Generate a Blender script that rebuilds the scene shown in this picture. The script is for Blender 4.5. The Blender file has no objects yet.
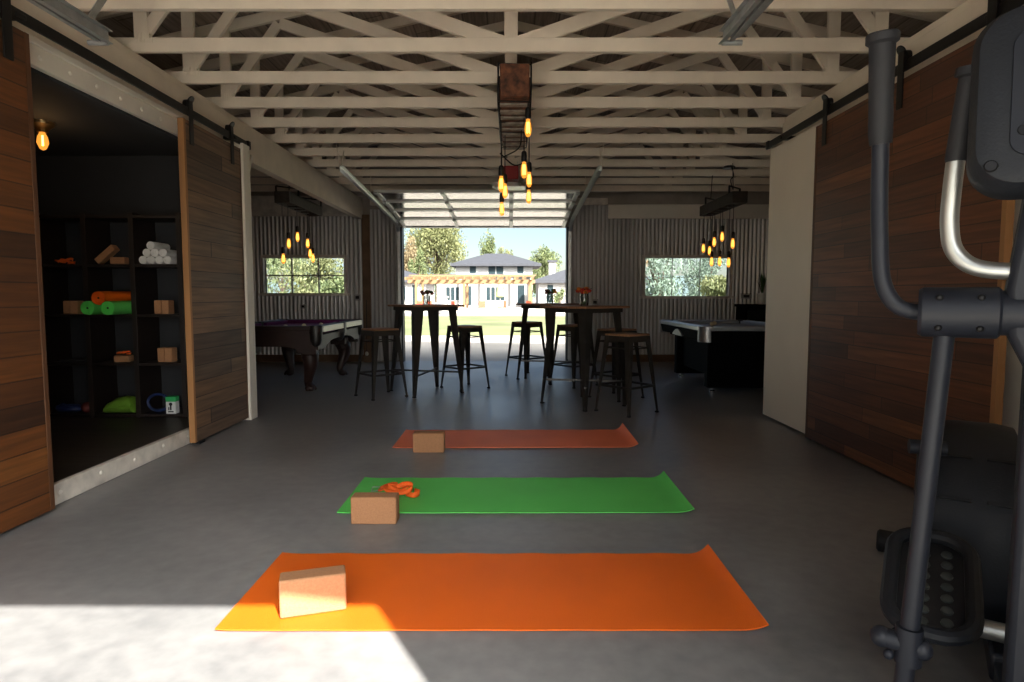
import bpy, bmesh, math, random
from mathutils import Vector, Matrix, Euler
R = math.radians
sc = bpy.context.scene
C = sc.collection
rnd = random.Random(7)

# ------------------------------------------------------------------ materials
def _new(name):
    m = bpy.data.materials.new(name); m.use_nodes = True
    nt = m.node_tree; b = nt.nodes['Principled BSDF']
    return m, nt, b, nt.nodes, nt.links

def _set(b, key, v):
    if key in b.inputs: b.inputs[key].default_value = v

def mat(name, col, rough=.6, metal=0., var=.12, scale=8., bump=0., bscale=60., spec=.5, stretch=None, rvar=0.):
    """plain surface whose own colour wanders a little by noise, with an optional fine bump"""
    m, nt, b, N, L = _new(name)
    _set(b, 'Roughness', rough); _set(b, 'Metallic', metal); _set(b, 'Specular IOR Level', spec)
    tc = N.new('ShaderNodeTexCoord'); mp = N.new('ShaderNodeMapping'); L.new(tc.outputs['Object'], mp.inputs[0])
    if stretch: mp.inputs['Scale'].default_value = stretch
    ns = N.new('ShaderNodeTexNoise'); ns.inputs['Scale'].default_value = scale; ns.inputs['Detail'].default_value = 5
    L.new(mp.outputs[0], ns.inputs['Vector'])
    cr = N.new('ShaderNodeValToRGB'); cr.color_ramp.elements[0].position = .3; cr.color_ramp.elements[1].position = .7
    lo = [max(0, c*(1-var)) for c in col]; hi = [min(1, c*(1+var)) for c in col]
    cr.color_ramp.elements[0].color = (*lo, 1); cr.color_ramp.elements[1].color = (*hi, 1)
    L.new(ns.outputs['Fac'], cr.inputs[0]); L.new(cr.outputs[0], b.inputs['Base Color'])
    if rvar:
        mr = N.new('ShaderNodeMapRange'); mr.inputs['To Min'].default_value = rough-rvar; mr.inputs['To Max'].default_value = rough+rvar
        L.new(ns.outputs['Fac'], mr.inputs['Value']); L.new(mr.outputs[0], b.inputs['Roughness'])
    if bump:
        n2 = N.new('ShaderNodeTexNoise'); n2.inputs['Scale'].default_value = bscale; L.new(mp.outputs[0], n2.inputs['Vector'])
        bp = N.new('ShaderNodeBump'); bp.inputs['Strength'].default_value = bump; bp.inputs['Distance'].default_value = .01
        L.new(n2.outputs['Fac'], bp.inputs['Height']); L.new(bp.outputs[0], b.inputs['Normal'])
    return m

def planks(name, cols, along='Y', across='Z', ph=.1, pl=1.6, rough=.6, dark=.35):
    """boards: a random tone per board, streaky grain along it, dark joints between"""
    m, nt, b, N, L = _new(name); _set(b, 'Roughness', rough)
    tc = N.new('ShaderNodeTexCoord'); sp = N.new('ShaderNodeSeparateXYZ'); L.new(tc.outputs['Object'], sp.inputs[0])
    def math_(op, a, bb=None):
        n = N.new('ShaderNodeMath'); n.operation = op
        for i, v in enumerate((a, bb)):
            if v is None: continue
            if isinstance(v, (int, float)): n.inputs[i].default_value = v
            else: L.new(v, n.inputs[i])
        return n.outputs[0]
    row = math_('FLOOR', math_('DIVIDE', sp.outputs[across], ph))
    rw = N.new('ShaderNodeTexWhiteNoise'); rw.noise_dimensions = '1D'; L.new(row, rw.inputs['W'])
    al = math_('ADD', math_('DIVIDE', sp.outputs[along], pl), rw.outputs['Value'])
    colm = math_('FLOOR', al)
    cb = N.new('ShaderNodeCombineXYZ'); L.new(row, cb.inputs[0]); L.new(colm, cb.inputs[1])
    wn = N.new('ShaderNodeTexWhiteNoise'); wn.noise_dimensions = '3D'; L.new(cb.outputs[0], wn.inputs['Vector'])
    cr = N.new('ShaderNodeValToRGB'); cr.color_ramp.interpolation = 'LINEAR'
    els = cr.color_ramp.elements
    while len(els) < len(cols): els.new(.5)
    for i, c in enumerate(cols):
        els[i].position = i/(len(cols)-1); els[i].color = (*c, 1)
    L.new(wn.outputs['Value'], cr.inputs[0])
    mp = N.new('ShaderNodeMapping'); s = {'X': 0, 'Y': 1, 'Z': 2}
    sv = [1, 1, 1]; sv[s[across]] = 45; sv[s[along]] = 2.2; mp.inputs['Scale'].default_value = sv
    L.new(tc.outputs['Object'], mp.inputs[0])
    g = N.new('ShaderNodeTexNoise'); g.inputs['Scale'].default_value = 1.0; g.inputs['Detail'].default_value = 6; L.new(mp.outputs[0], g.inputs['Vector'])
    gr = N.new('ShaderNodeMapRange'); gr.inputs['From Min'].default_value = .3; gr.inputs['From Max'].default_value = .75
    gr.inputs['To Min'].default_value = .55; gr.inputs['To Max'].default_value = 1.15; L.new(g.outputs['Fac'], gr.inputs['Value'])
    fr = math_('FRACT', math_('DIVIDE', sp.outputs[across], ph))
    j = math_('GREATER_THAN', math_('MINIMUM', fr, math_('SUBTRACT', 1., fr)), .03)
    fa = math_('FRACT', al); j2 = math_('GREATER_THAN', math_('MINIMUM', fa, math_('SUBTRACT', 1., fa)), .003)
    jj = math_('ADD', math_('MULTIPLY', math_('MULTIPLY', j, j2), 1-dark), dark)
    mx = N.new('ShaderNodeVectorMath'); mx.operation = 'SCALE'; L.new(cr.outputs[0], mx.inputs[0]); L.new(math_('MULTIPLY', gr.outputs[0], jj), mx.inputs['Scale'])
    L.new(mx.outputs[0], b.inputs['Base Color'])
    bp = N.new('ShaderNodeBump'); bp.inputs['Strength'].default_value = .5; bp.inputs['Distance'].default_value = .004
    L.new(math_('ADD', math_('MULTIPLY', g.outputs['Fac'], .4), j), bp.inputs['Height']); L.new(bp.outputs[0], b.inputs['Normal'])
    return m

def concrete():
    m, nt, b, N, L = _new('polished_concrete')
    tc = N.new('ShaderNodeTexCoord')
    n1 = N.new('ShaderNodeTexNoise'); n1.inputs['Scale'].default_value = .9; n1.inputs['Detail'].default_value = 8; n1.inputs['Distortion'].default_value = .6
    n2 = N.new('ShaderNodeTexNoise'); n2.inputs['Scale'].default_value = 14; n2.inputs['Detail'].default_value = 8
    for n in (n1, n2): L.new(tc.outputs['Object'], n.inputs['Vector'])
    mx = N.new('ShaderNodeMix'); mx.data_type = 'FLOAT'; mx.inputs[0].default_value = .35
    L.new(n1.outputs['Fac'], mx.inputs[2]); L.new(n2.outputs['Fac'], mx.inputs[3])
    cr = N.new('ShaderNodeValToRGB'); e = cr.color_ramp.elements
    e[0].position = .32; e[0].color = (.148, .151, .158, 1); e[1].position = .68; e[1].color = (.305, .305, .305, 1)
    L.new(mx.outputs[0], cr.inputs[0]); L.new(cr.outputs[0], b.inputs['Base Color'])
    mr = N.new('ShaderNodeMapRange'); mr.inputs['From Min'].default_value = .3; mr.inputs['From Max'].default_value = .7
    mr.inputs['To Min'].default_value = .3; mr.inputs['To Max'].default_value = .48; L.new(mx.outputs[0], mr.inputs['Value']); L.new(mr.outputs[0], b.inputs['Roughness'])
    bp = N.new('ShaderNodeBump'); bp.inputs['Strength'].default_value = .25; bp.inputs['Distance'].default_value = .012
    L.new(n1.outputs['Fac'], bp.inputs['Height']); L.new(bp.outputs[0], b.inputs['Normal'])
    return m

def glass(name, tint=(.95, .97, 1), gloss=.1, rough=.02):
    m = bpy.data.materials.new(name); m.use_nodes = True; nt = m.node_tree; N = nt.nodes; L = nt.links
    N.remove(N['Principled BSDF']); out = N['Material Output']
    t = N.new('ShaderNodeBsdfTransparent'); t.inputs[0].default_value = (*tint, 1)
    g = N.new('ShaderNodeBsdfGlossy'); g.inputs['Roughness'].default_value = rough
    fr = N.new('ShaderNodeFresnel'); fr.inputs[0].default_value = 1.5
    ad = N.new('ShaderNodeMath'); ad.operation = 'ADD'; ad.use_clamp = True; ad.inputs[1].default_value = gloss
    L.new(fr.outputs[0], ad.inputs[0])
    mx = N.new('ShaderNodeMixShader'); L.new(ad.outputs[0], mx.inputs[0]); L.new(t.outputs[0], mx.inputs[1]); L.new(g.outputs[0], mx.inputs[2])
    L.new(mx.outputs[0], out.inputs[0])
    return m

def emis(name, col, s):
    m, nt, b, N, L = _new(name)
    _set(b, 'Base Color', (*col, 1)); _set(b, 'Emission Color', (*col, 1)); _set(b, 'Emission Strength', s)
    return m

def bulb_glass():
    m = bpy.data.materials.new('amber_bulb_glass'); m.use_nodes = True; nt = m.node_tree; N = nt.nodes; L = nt.links
    N.remove(N['Principled BSDF']); out = N['Material Output']
    t = N.new('ShaderNodeBsdfTransparent'); t.inputs[0].default_value = (1, .8, .45, 1)
    e = N.new('ShaderNodeEmission'); e.inputs[0].default_value = (1, .36, .05, 1); e.inputs[1].default_value = .5
    mx = N.new('ShaderNodeMixShader'); mx.inputs[0].default_value = .55; L.new(t.outputs[0], mx.inputs[1]); L.new(e.outputs[0], mx.inputs[2])
    L.new(mx.outputs[0], out.inputs[0])
    return m

def leafmat(name, c1, c2):
    m, nt, b, N, L = _new(name); _set(b, 'Roughness', .7)
    gi = N.new('ShaderNodeNewGeometry'); cr = N.new('ShaderNodeValToRGB')
    cr.color_ramp.elements[0].color = (*c1, 1); cr.color_ramp.elements[1].color = (*c2, 1)
    L.new(gi.outputs['Random Per Island'], cr.inputs[0]); L.new(cr.outputs[0], b.inputs['Base Color'])
    tr = N.new('ShaderNodeBsdfTranslucent'); L.new(cr.outputs[0], tr.inputs[0])
    mx = N.new('ShaderNodeMixShader'); mx.inputs[0].default_value = .35
    out = N['Material Output']; L.new(b.outputs[0], mx.inputs[1]); L.new(tr.outputs[0], mx.inputs[2]); L.new(mx.outputs[0], out.inputs[0])
    return m

M = {}
M['cream'] = mat('cream_painted_timber', (.74, .66, .55), .6, var=.07, scale=5, bump=.15, bscale=25, stretch=(1, 1, 1))
M['white'] = mat('white_painted_timber', (.76, .72, .64), .55, var=.05, scale=4, bump=.1, bscale=30)
M['whitepanel'] = mat('white_painted_panel', (.82, .75, .64), .55, var=.04, scale=2)
M['oldwhite'] = mat('scuffed_white_timber', (.68, .64, .58), .7, var=.2, scale=9, bump=.3, bscale=30)
M['deck'] = planks('roof_sheathing', [(.34, .28, .23), (.42, .35, .29), (.50, .42, .35)], 'Y', 'X', .24, 2.4, .8, .5)
M['corr'] = mat('galvanised_corrugated_steel', (.50, .50, .50), .42, .55, var=.12, scale=3, stretch=(1, 1, .25))
M['concrete'] = concrete()
M['barn_warm'] = planks('reclaimed_boards_warm', [(.05, .017, .004), (.12, .040, .008), (.17, .055, .010), (.085, .028, .006), (.22, .078, .015)], 'Y', 'Z', .118, 3.7, .6)
M['barn_grey'] = planks('reclaimed_boards_grey', [(.10, .06, .038), (.18, .115, .075), (.23, .13, .07), (.14, .075, .042)], 'Y', 'Z', .118, 2.6, .6)
M['barn_red'] = planks('reclaimed_boards_red', [(.06, .02, .009), (.12, .04, .015), (.17, .058, .02), (.09, .03, .012), (.22, .08, .027)], 'Y', 'Z', .098, .95, .55)
M['edgewood'] = mat('door_edge_timber', (.33, .16, .06), .6, var=.2, scale=6, stretch=(1, 1, .1))
M['darkedge'] = mat('dark_edge_timber', (.09, .035, .012), .6, var=.2, scale=6)
M['brown'] = mat('bare_brown_timber', (.13, .075, .04), .7, var=.2, scale=6)
M['black'] = mat('black_iron', (.012, .012, .013), .45, .6, var=.2)
M['rubber'] = mat('black_rubber', (.014, .014, .016), .65, 0, spec=.3, var=.15, bump=.1)
M['gun'] = mat('gunmetal_steel', (.07, .066, .062), .38, .7, var=.2)
M['stoolwood'] = mat('elm_board', (.33, .17, .085), .5, var=.3, scale=5, stretch=(1, 9, 1))
M['galv'] = mat('galvanised_steel', (.36, .385, .39), .4, .55, var=.15, scale=20)
M['galv_daylit'] = mat('daylit_galvanised_steel', (.62, .64, .64), .3, .85, var=.1, scale=20)  # paler copy of the galvanised steel, daylight glint put into its colour
M['whitemetal'] = mat('white_enamel_metal', (.72, .73, .72), .35, .2, var=.04)
M['cork'] = mat('cork', (.40, .20, .095), .85, var=.10, scale=120, bump=.25, bscale=180)
M['mat_orange'] = mat('orange_mat_foam', (.82, .14, .004), .55, var=.05, scale=3, bump=.35, bscale=350)
M['mat_green'] = mat('green_mat_foam', (.12, .68, .12), .6, var=.05, scale=3, bump=.35, bscale=350)
M['mat_red'] = mat('red_orange_mat_foam', (.93, .22, .09), .6, var=.05, scale=3, bump=.35, bscale=350)
M['strap'] = mat('orange_webbing', (.90, .13, .01), .7, var=.1, scale=200, bump=.3, bscale=400)
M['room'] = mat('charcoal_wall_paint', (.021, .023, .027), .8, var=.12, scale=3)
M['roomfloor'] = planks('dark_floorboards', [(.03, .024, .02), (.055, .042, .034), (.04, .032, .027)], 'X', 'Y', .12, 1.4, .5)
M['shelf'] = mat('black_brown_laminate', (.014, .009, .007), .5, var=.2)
M['towel'] = mat('white_terry', (.80, .80, .78), .95, var=.04, bump=.6, bscale=250)
M['bulb'] = bulb_glass()
M['fil'] = emis('glowing_filament', (1, .55, .14), 4)
M['brass'] = mat('aged_brass', (.30, .2, .09), .4, .9)
M['oldbeam'] = mat('rusty_reclaimed_beam', (.10, .034, .014), .75, var=.8, scale=20, bump=.5, bscale=30)
M['darkbeam'] = mat('dark_reclaimed_beam', (.022, .014, .009), .75, var=.4, scale=12, bump=.5, bscale=30)
M['slat'] = mat('grey_weathered_slat', (.22, .19, .16), .8, var=.4, scale=20)
M['mahog'] = mat('mahogany', (.020, .008, .006), .5, spec=.35, var=.3, scale=6, stretch=(1, 1, 4))
M['felt_purple'] = mat('purple_felt', (.14, .018, .12), .9, var=.08, scale=60)
M['felt_grey'] = mat('grey_blue_felt', (.30, .34, .40), .9, var=.08, scale=60)
M['railpale'] = mat('pale_rail_laminate', (.52, .50, .46), .3, var=.05)
M['railgrey'] = mat('pewter_rail', (.40, .43, .47), .3, .4, var=.05)
M['leather'] = mat('black_leather', (.015, .013, .012), .45, var=.2, bump=.3)
M['chrome'] = mat('chrome', (.7, .7, .72), .15, 1., var=.03)
M['blacklam'] = mat('black_laminate', (.004, .004, .0045), .75, var=.2, spec=.06)
M['pewter'] = mat('pewter_casting', (.33, .33, .34), .38, .75, var=.05)
M['ball'] = mat('ivory_ball', (.8, .7, .45), .15, var=.02)
M['glass'] = glass('window_glass', gloss=.03)
M['doorglass'] = glass('door_pane_glass', (.8, .82, .8), gloss=.2, rough=.12)
M['vase'] = glass('vase_glass', (.75, .8, .8), gloss=.1)
M['stem'] = leafmat('stem_green', (.03, .09, .02), (.06, .15, .03))
M['petal_r'] = mat('red_petals', (.65, .04, .02), .7, var=.2)
M['petal_o'] = mat('orange_petals', (.8, .28, .04), .7, var=.2)
M['petal_m'] = mat('dusky_petals', (.22, .07, .06), .7, var=.3)
M['navy'] = mat('navy_door_jamb', (.012, .018, .04), .5)
M['redbox'] = mat('red_plastic', (.30, .012, .012), .35)
M['lens'] = mat('milky_plastic_lens', (.7, .7, .68), .3)
M['console'] = mat('dark_grey_plastic', (.009, .011, .015), .55, spec=.3, var=.1, bump=.08, bscale=200)
M['tube_dark'] = mat('charcoal_powder_coat', (.011, .013, .019), .48, 0, var=.1, spec=.3)
M['tube_silver'] = mat('silver_tube', (.45, .46, .44), .38, .9, var=.04)
M['padgrey'] = mat('grey_pad_rubber', (.035, .042, .042), .6)
M['bluecloth'] = mat('blue_plastic', (.01, .025, .10), .5)
M['redball'] = mat('red_rubber', (.14, .025, .02), .5)
M['greenbag'] = mat('lime_fabric', (.12, .27, .015), .85, bump=.3, bscale=40)
M['greencard'] = mat('green_card', (.03, .42, .12), .6)
M['whitecard'] = mat('white_card', (.7, .72, .7), .6)
M['outlet'] = mat('grey_steel_plate', (.35, .35, .34), .5, .3)
# outside
M['slab'] = mat('pale_outdoor_concrete', (.40, .37, .32), .85, var=.12, scale=.6)
M['slab_front'] = mat('bright_outdoor_concrete', (.55, .52, .46), .85, var=.08, scale=.6)
M['umbrella'] = mat('pale_lime_canvas', (.30, .36, .15), .9)
M['chairseat'] = mat('terracotta_paint', (.38, .07, .03), .6)
M['lawn'] = mat('lawn_turf', (.115, .135, .055), .95, var=.35, scale=.35, bump=.4, bscale=8)
M['gravel'] = mat('sandy_gravel', (.20, .17, .12), .95, var=.2, scale=3)
M['housewhite'] = mat('white_render', (.34, .335, .325), .8, var=.04)
M['houseroof'] = mat('slate_shingles', (.035, .038, .047), .8, var=.15, scale=4)
M['housewin'] = mat('dark_window_glass', (.02, .034, .04), .6, var=.2, spec=.1)
M['pergola'] = mat('honey_timber', (.20, .115, .05), .7, var=.12)
M['leaf_olive'] = leafmat('olive_foliage', (.10, .12, .045), (.24, .25, .11))
M['leaf_tan'] = leafmat('autumn_tan_foliage', (.16, .12, .06), (.30, .24, .14))
M['leaf_green'] = leafmat('green_foliage', (.07, .105, .04), (.20, .23, .10))
M['leaf_blue'] = leafmat('blue_green_foliage', (.11, .16, .11), (.24, .31, .24))
M['bark'] = mat('bark', (.09, .065, .045), .9, var=.3)
M['gable'] = mat('gable_boards', (.30, .27, .24), .8, var=.15, scale=4)
M['patio'] = mat('patio_paving', (.26, .23, .21), .85)
M['hill'] = mat('distant_hill', (.07, .10, .10), 1., var=.2, scale=.05)

# ------------------------------------------------------------------ mesh builder
class MB:
    def __init__(s): s.v = []; s.f = []
    def add(s, vs, fs, mtx=None):
        n = len(s.v)
        s.v += [tuple(mtx @ Vector(p)) if mtx else tuple(p) for p in vs]
        s.f += [tuple(n+i for i in f) for f in fs]
        return s
    def box(s, x0, x1, y0, y1, z0, z1, mtx=None):
        vs = [(x, y, z) for z in (z0, z1) for y in (y0, y1) for x in (x0, x1)]
        fs = [(0, 2, 3, 1), (4, 5, 7, 6), (0, 1, 5, 4), (2, 6, 7, 3), (0, 4, 6, 2), (1, 3, 7, 5)]
        return s.add(vs, fs, mtx)
    def bar(s, p, q, w, t, up=(0, 1, 0), w2=None, t2=None):
        """straight board from p to q; t is its size along 'up', w across; w2,t2 at the far end"""
        p = Vector(p); q = Vector(q); d = (q-p).normalized(); u = Vector(up); u = (u-d*u.dot(d)).normalized(); r = d.cross(u)
        w2 = w if w2 is None else w2; t2 = t if t2 is None else t2
        vs = []
        for c, a, bb in ((p, w, t), (q, w2, t2)):
            for sx, sy in ((-1, -1), (1, -1), (1, 1), (-1, 1)): vs.append(c+r*(sx*a/2)+u*(sy*bb/2))
        return s.add(vs, [(0, 1, 2, 3), (7, 6, 5, 4), (0, 4, 5, 1), (1, 5, 6, 2), (2, 6, 7, 3), (3, 7, 4, 0)])
    def tube(s, pts, r, n=12, cap=True):
        pts = [Vector(p) for p in pts]; rr = r if isinstance(r, (list, tuple)) else [r]*len(pts)
        rings = []; prev = None
        for i, p in enumerate(pts):
            d = (pts[min(i+1, len(pts)-1)]-pts[max(i-1, 0)]).normalized()
            a = prev if prev is not None else (Vector((0, 0, 1)) if abs(d.z) < .9 else Vector((1, 0, 0)))
            u = (a-d*a.dot(d)).normalized(); prev = u; w = d.cross(u)
            rings.append([p+(u*math.cos(2*math.pi*k/n)+w*math.sin(2*math.pi*k/n))*rr[i] for k in range(n)])
        vs = [v for rg in rings for v in rg]; fs = []
        for i in range(len(pts)-1):
            for k in range(n): fs.append((i*n+k, i*n+(k+1) % n, (i+1)*n+(k+1) % n, (i+1)*n+k))
        if cap: fs.append(tuple(range(n-1, -1, -1))); fs.append(tuple((len(pts)-1)*n+k for k in range(n)))
        return s.add(vs, fs)
    def cyl(s, p, q, r, r2=None, n=16): return s.tube([p, q], [r, r if r2 is None else r2], n)
    def lathe(s, prof, c=(0, 0, 0), n=20, mtx=None):
        vs = []; fs = []
        for (r, z) in prof:
            for k in range(n): a = 2*math.pi*k/n; vs.append((c[0]+r*math.cos(a), c[1]+r*math.sin(a), c[2]+z))
        for i in range(len(prof)-1):
            for k in range(n): fs.append((i*n+k, i*n+(k+1) % n, (i+1)*n+(k+1) % n, (i+1)*n+k))
        fs.append(tuple(range(n-1, -1, -1))); fs.append(tuple((len(prof)-1)*n+k for k in range(n)))
        return s.add(vs, fs, mtx)
    def sphere(s, c, r, n=12, sq=(1, 1, 1)):
        prof = [(max(1e-4, math.sin(math.pi*i/n)), -math.cos(math.pi*i/n)) for i in range(n+1)]
        return s.lathe([(p[0]*r, p[1]*r) for p in prof], (0, 0, 0), n*2, Matrix.Translation(c) @ Matrix.Diagonal((*sq, 1)))
    def prism(s, poly, axis, a, b_):
        """outline poly (two coordinates) swept along axis 'x','y' or 'z' from a to b_"""
        def P(u, v, w): return {'x': (w, u, v), 'y': (u, w, v), 'z': (u, v, w)}[axis]
        n = len(poly); vs = [P(u, v, a) for u, v in poly]+[P(u, v, b_) for u, v in poly]
        fs = [tuple(range(n-1, -1, -1)), tuple(range(n, 2*n))]+[(i, (i+1) % n, n+(i+1) % n, n+i) for i in range(n)]
        return s.add(vs, fs)
    def build(s, name, m, parent=None, smooth=True, bevel=0, loc=None, rot=None, solid=0):
        me = bpy.data.meshes.new(name); me.from_pydata(s.v, [], s.f); me.update()
        bm = bmesh.new(); bm.from_mesh(me); bmesh.ops.recalc_face_normals(bm, faces=bm.faces); bm.to_mesh(me); bm.free()
        me.materials.append(m)
        if smooth: me.shade_smooth(); me.set_sharp_from_angle(angle=R(35))
        o = bpy.data.objects.new(name, me); C.objects.link(o); o.parent = parent
        if loc: o.location = loc
        if rot: o.rotation_euler = rot
        if solid:
            md = o.modifiers.new('solid', 'SOLIDIFY'); md.thickness = solid; md.offset = -1
        if bevel:
            md = o.modifiers.new('bevel', 'BEVEL'); md.width = bevel; md.segments = 2; md.limit_method = 'ANGLE'; md.angle_limit = R(40)
        return o

def tag(o, label=None, cat=None, group=None, kind=None):
    if label: o['label'] = label
    if cat: o['category'] = cat
    if group: o['group'] = group
    if kind: o['kind'] = kind
    return o
def thing(name, loc, label, cat, group=None, rz=0):
    o = bpy.data.objects.new(name, None); C.objects.link(o); o.location = loc; o.rotation_euler = (0, 0, rz); o.empty_display_size = .1
    return tag(o, label, cat, group)
def struct(o, label=None):
    o['kind'] = 'structure'
    if label: o['label'] = label
    return o
def copy_tree(o, parent=None):
    c = o.copy(); C.objects.link(c)
    if parent is not None: c.parent = parent
    for ch in list(o.children): copy_tree(ch, c)
    return c
def dup(o, loc, rz, label, group=None):
    c = copy_tree(o); c.location = loc; c.rotation_euler = (0, 0, rz); c['label'] = label
    if group: c['group'] = group
    return c
def smooth_path(pts, k=6):
    """Catmull-Rom through the points"""
    P = [Vector(p) for p in pts]; P = [P[0]*2-P[1]]+P+[P[-1]*2-P[-2]]; out = []
    for i in range(1, len(P)-2):
        for j in range(k):
            t = j/k; a, b_, c, d = P[i-1:i+3]
            out.append(.5*((2*b_)+(c-a)*t+(2*a-5*b_+4*c-d)*t*t+(3*b_-a-3*c+d)*t**3))
    return out+[P[-2]]

# ------------------------------------------------------------------ the building
YF, YB = -.35, 10.4
struct(MB().box(-4.95, 4.95, YF, 10.5, -.1, 0).build('floor', M['concrete'], smooth=False), 'grey polished concrete floor')

def corr(mb, x0, x1, z0, z1, y, amp=.009, per=.068):
    """corrugated sheet facing -y"""
    n = max(2, int((x1-x0)/per*6)); vs = []; fs = []
    for i in range(n+1):
        x = x0+(x1-x0)*i/n; yy = y+amp*math.sin(2*math.pi*x/per)
        vs += [(x, yy, z0), (x, yy, z1)]
    fs = [(2*i, 2*i+2, 2*i+3, 2*i+1) for i in range(n)]
    mb.add(vs, fs)
OX0, OX1, OZ = -1.80, .92, 2.24
W1 = (-4.114, -2.776, 1.153, 1.735); W2 = (2.232, 3.63, 1.103, 1.735)
# back wall: backing sheet (with openings) and corrugated lining
b = MB()
def wall_with_hole(b, x0, x1, hx0, hx1, hz0, hz1, z1, y0, y1):
    b.box(x0, hx0, y0, y1, 0, z1); b.box(hx1, x1, y0, y1, 0, z1)
    if hz0 > 0: b.box(hx0, hx1, y0, y1, 0, hz0)
    b.box(hx0, hx1, y0, y1, hz1, z1)
wall_with_hole(b, -4.95, -2.45, *W1, 2.8, YB+.03, YB+.1)
wall_with_hole(b, -2.45, 1.6, OX0, OX1, 0, OZ, 2.8, YB+.03, YB+.1)
wall_with_hole(b, 1.6, 4.95, *W2, 2.8, YB+.03, YB+.1)
b.prism([(-4.95, 2.79), (4.95, 2.79), (4.95, 2.89), (0, 3.975), (-4.95, 2.89)], 'y', YB+.03, YB+.1)
struct(b.build('wall_back', M['gable'], smooth=False), 'back wall with the roll-up door opening')
b = MB()
t = .012
corr(b, -4.9, W1[0], .12, 2.42, YB); corr(b, W1[1], -2.46, .12, 2.42, YB); corr(b, W1[0], W1[1], .12, W1[2], YB); corr(b, W1[0], W1[1], W1[3], 2.42, YB)
corr(b, OX1+.02, 1.6, .02, 2.62, YB-.02); corr(b, -2.33, OX0-.02, .02, 2.53, YB-.02); corr(b, OX0-.02, OX1+.02, OZ+.2, 2.6, YB-.0)
corr(b, 1.6, W2[0], .12, 2.40, YB); corr(b, W2[1], 4.9, .12, 2.40, YB); corr(b, W2[0], W2[1], .12, W2[2], YB); corr(b, W2[0], W2[1], W2[3], 2.40, YB)
struct(b.build('wall_lining_back', M['corr'], solid=.0), 'vertical corrugated steel lining of the back wall')
struct(MB().box(-4.9, -2.46, YB-.025, YB+.02, 0, .12).build('baseboard_back', M['brown'], smooth=False))
struct(MB().box(1.6, 4.9, YB-.025, YB+.02, 0, .12).build('baseboard_right', M['brown'], smooth=False))
struct(MB().box(1.6, 4.9, YB-.05, YB+.02, 2.38, 2.61).build('trim_1', M['white'], bevel=.004), 'pale header board over the right rear window')
struct(MB().box(-4.9, -2.46, YB-.04, YB+.02, 2.42, 2.75).build('trim_2', M['oldwhite'], bevel=.004))
struct(MB().box(-2.46, -2.33, YB-.09, YB+.02, 0, 2.44).build('trim_3', M['brown'], bevel=.004), 'bare brown post beside the roll-up door wall')
for i, (xa, xb) in enumerate(((OX0-.035, OX0), (OX1, OX1+.035))):
    struct(MB().box(xa, xb, YB-.06, YB+.12, 0, OZ).build('trim_%d' % (4+i), M['navy'], bevel=.003), 'dark jamb of the roll-up door')
# header behind the roll-up door, between chord and door head
struct(MB().box(-2.33, 1.6, YB-.03, YB+.03, 2.6, 2.72).build('trim_6', M['oldwhite'], bevel=.004))

# windows in the rear wall
for i, (x0, x1, z0, z1) in enumerate((W1, W2)):
    fr = MB(); w = .05
    fr.box(x0-w, x1+w, YB-.05, YB+.1, z1, z1+w); fr.box(x0-w-.03, x1+w+.03, YB-.09, YB+.1, z0-.045, z0)
    fr.box(x0-w, x0, YB-.05, YB+.1, z0, z1); fr.box(x1, x1+w, YB-.05, YB+.1, z0, z1)
    f = struct(fr.build('window_%d' % (i+1), M['oldwhite'], bevel=.003), ('six-pane window in the left rear wall', 'six-pane window in the right rear wall')[i])
    mu = MB(); tw = .022 if i == 0 else .008
    for k in (1, 2):
        xm = x0+(x1-x0)*k/3; mu.box(xm-tw/2, xm+tw/2, YB+.03, YB+.06, z0, z1)
    mu.box(x0, x1, YB+.03, YB+.06, (z0+z1)/2-tw/2, (z0+z1)/2+tw/2)
    mu.build('glazing_bar', M['oldwhite'], f, smooth=False)
    MB().box(x0, x1, YB+.042, YB+.048, z0, z1).build('pane', M['glass'], f, smooth=False)

# side walls (outer), partitions of the centre bay, front wall
for sx, nm in ((-1, 'wall_aisle_left'), (1, 'wall_aisle_right')):
    a, b_ = sorted((sx*4.9, sx*4.97))
    struct(MB().box(a, b_, YF, YB+.1, 0, 2.90).build(nm, M['corr'], smooth=False))
b = MB()
wall_with_hole(b, -4.95, 4.95, OX0, OX1, 0, OZ, 2.8, YF, YF+.06)
b.prism([(-4.95, 2.79), (4.95, 2.79), (4.95, 2.89), (0, 3.975), (-4.95, 2.89)], 'y', YF, YF+.06)
struct(b.build('wall_front', M['whitepanel'], smooth=False), 'front wall behind the viewer with the sunlit doorway')
struct(MB().box(2.45, 2.55, YF+.06, 5.66, 0, 2.37).build('wall_right', M['whitepanel'], smooth=False), 'white wall on the right behind the sliding doors')
struct(MB().box(2.55, 4.9, 5.56, 5.64, 0, 2.75).build('wall_partition_right', M['whitepanel'], smooth=False))
b = MB(); b.box(-2.55, -2.45, YF+.06, 1.7, 0, 2.37); b.box(-2.55, -2.45, 4.95, 5.5, 0, 2.37); b.box(-2.47, -2.45, 1.7, 4.95, 2.29, 2.37); b.box(-2.55, -2.46, 1.7, 4.95, 0, .10)
struct(b.build('wall_left', M['whitepanel'], smooth=False), 'white wall on the left with the storage room opening')
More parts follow.
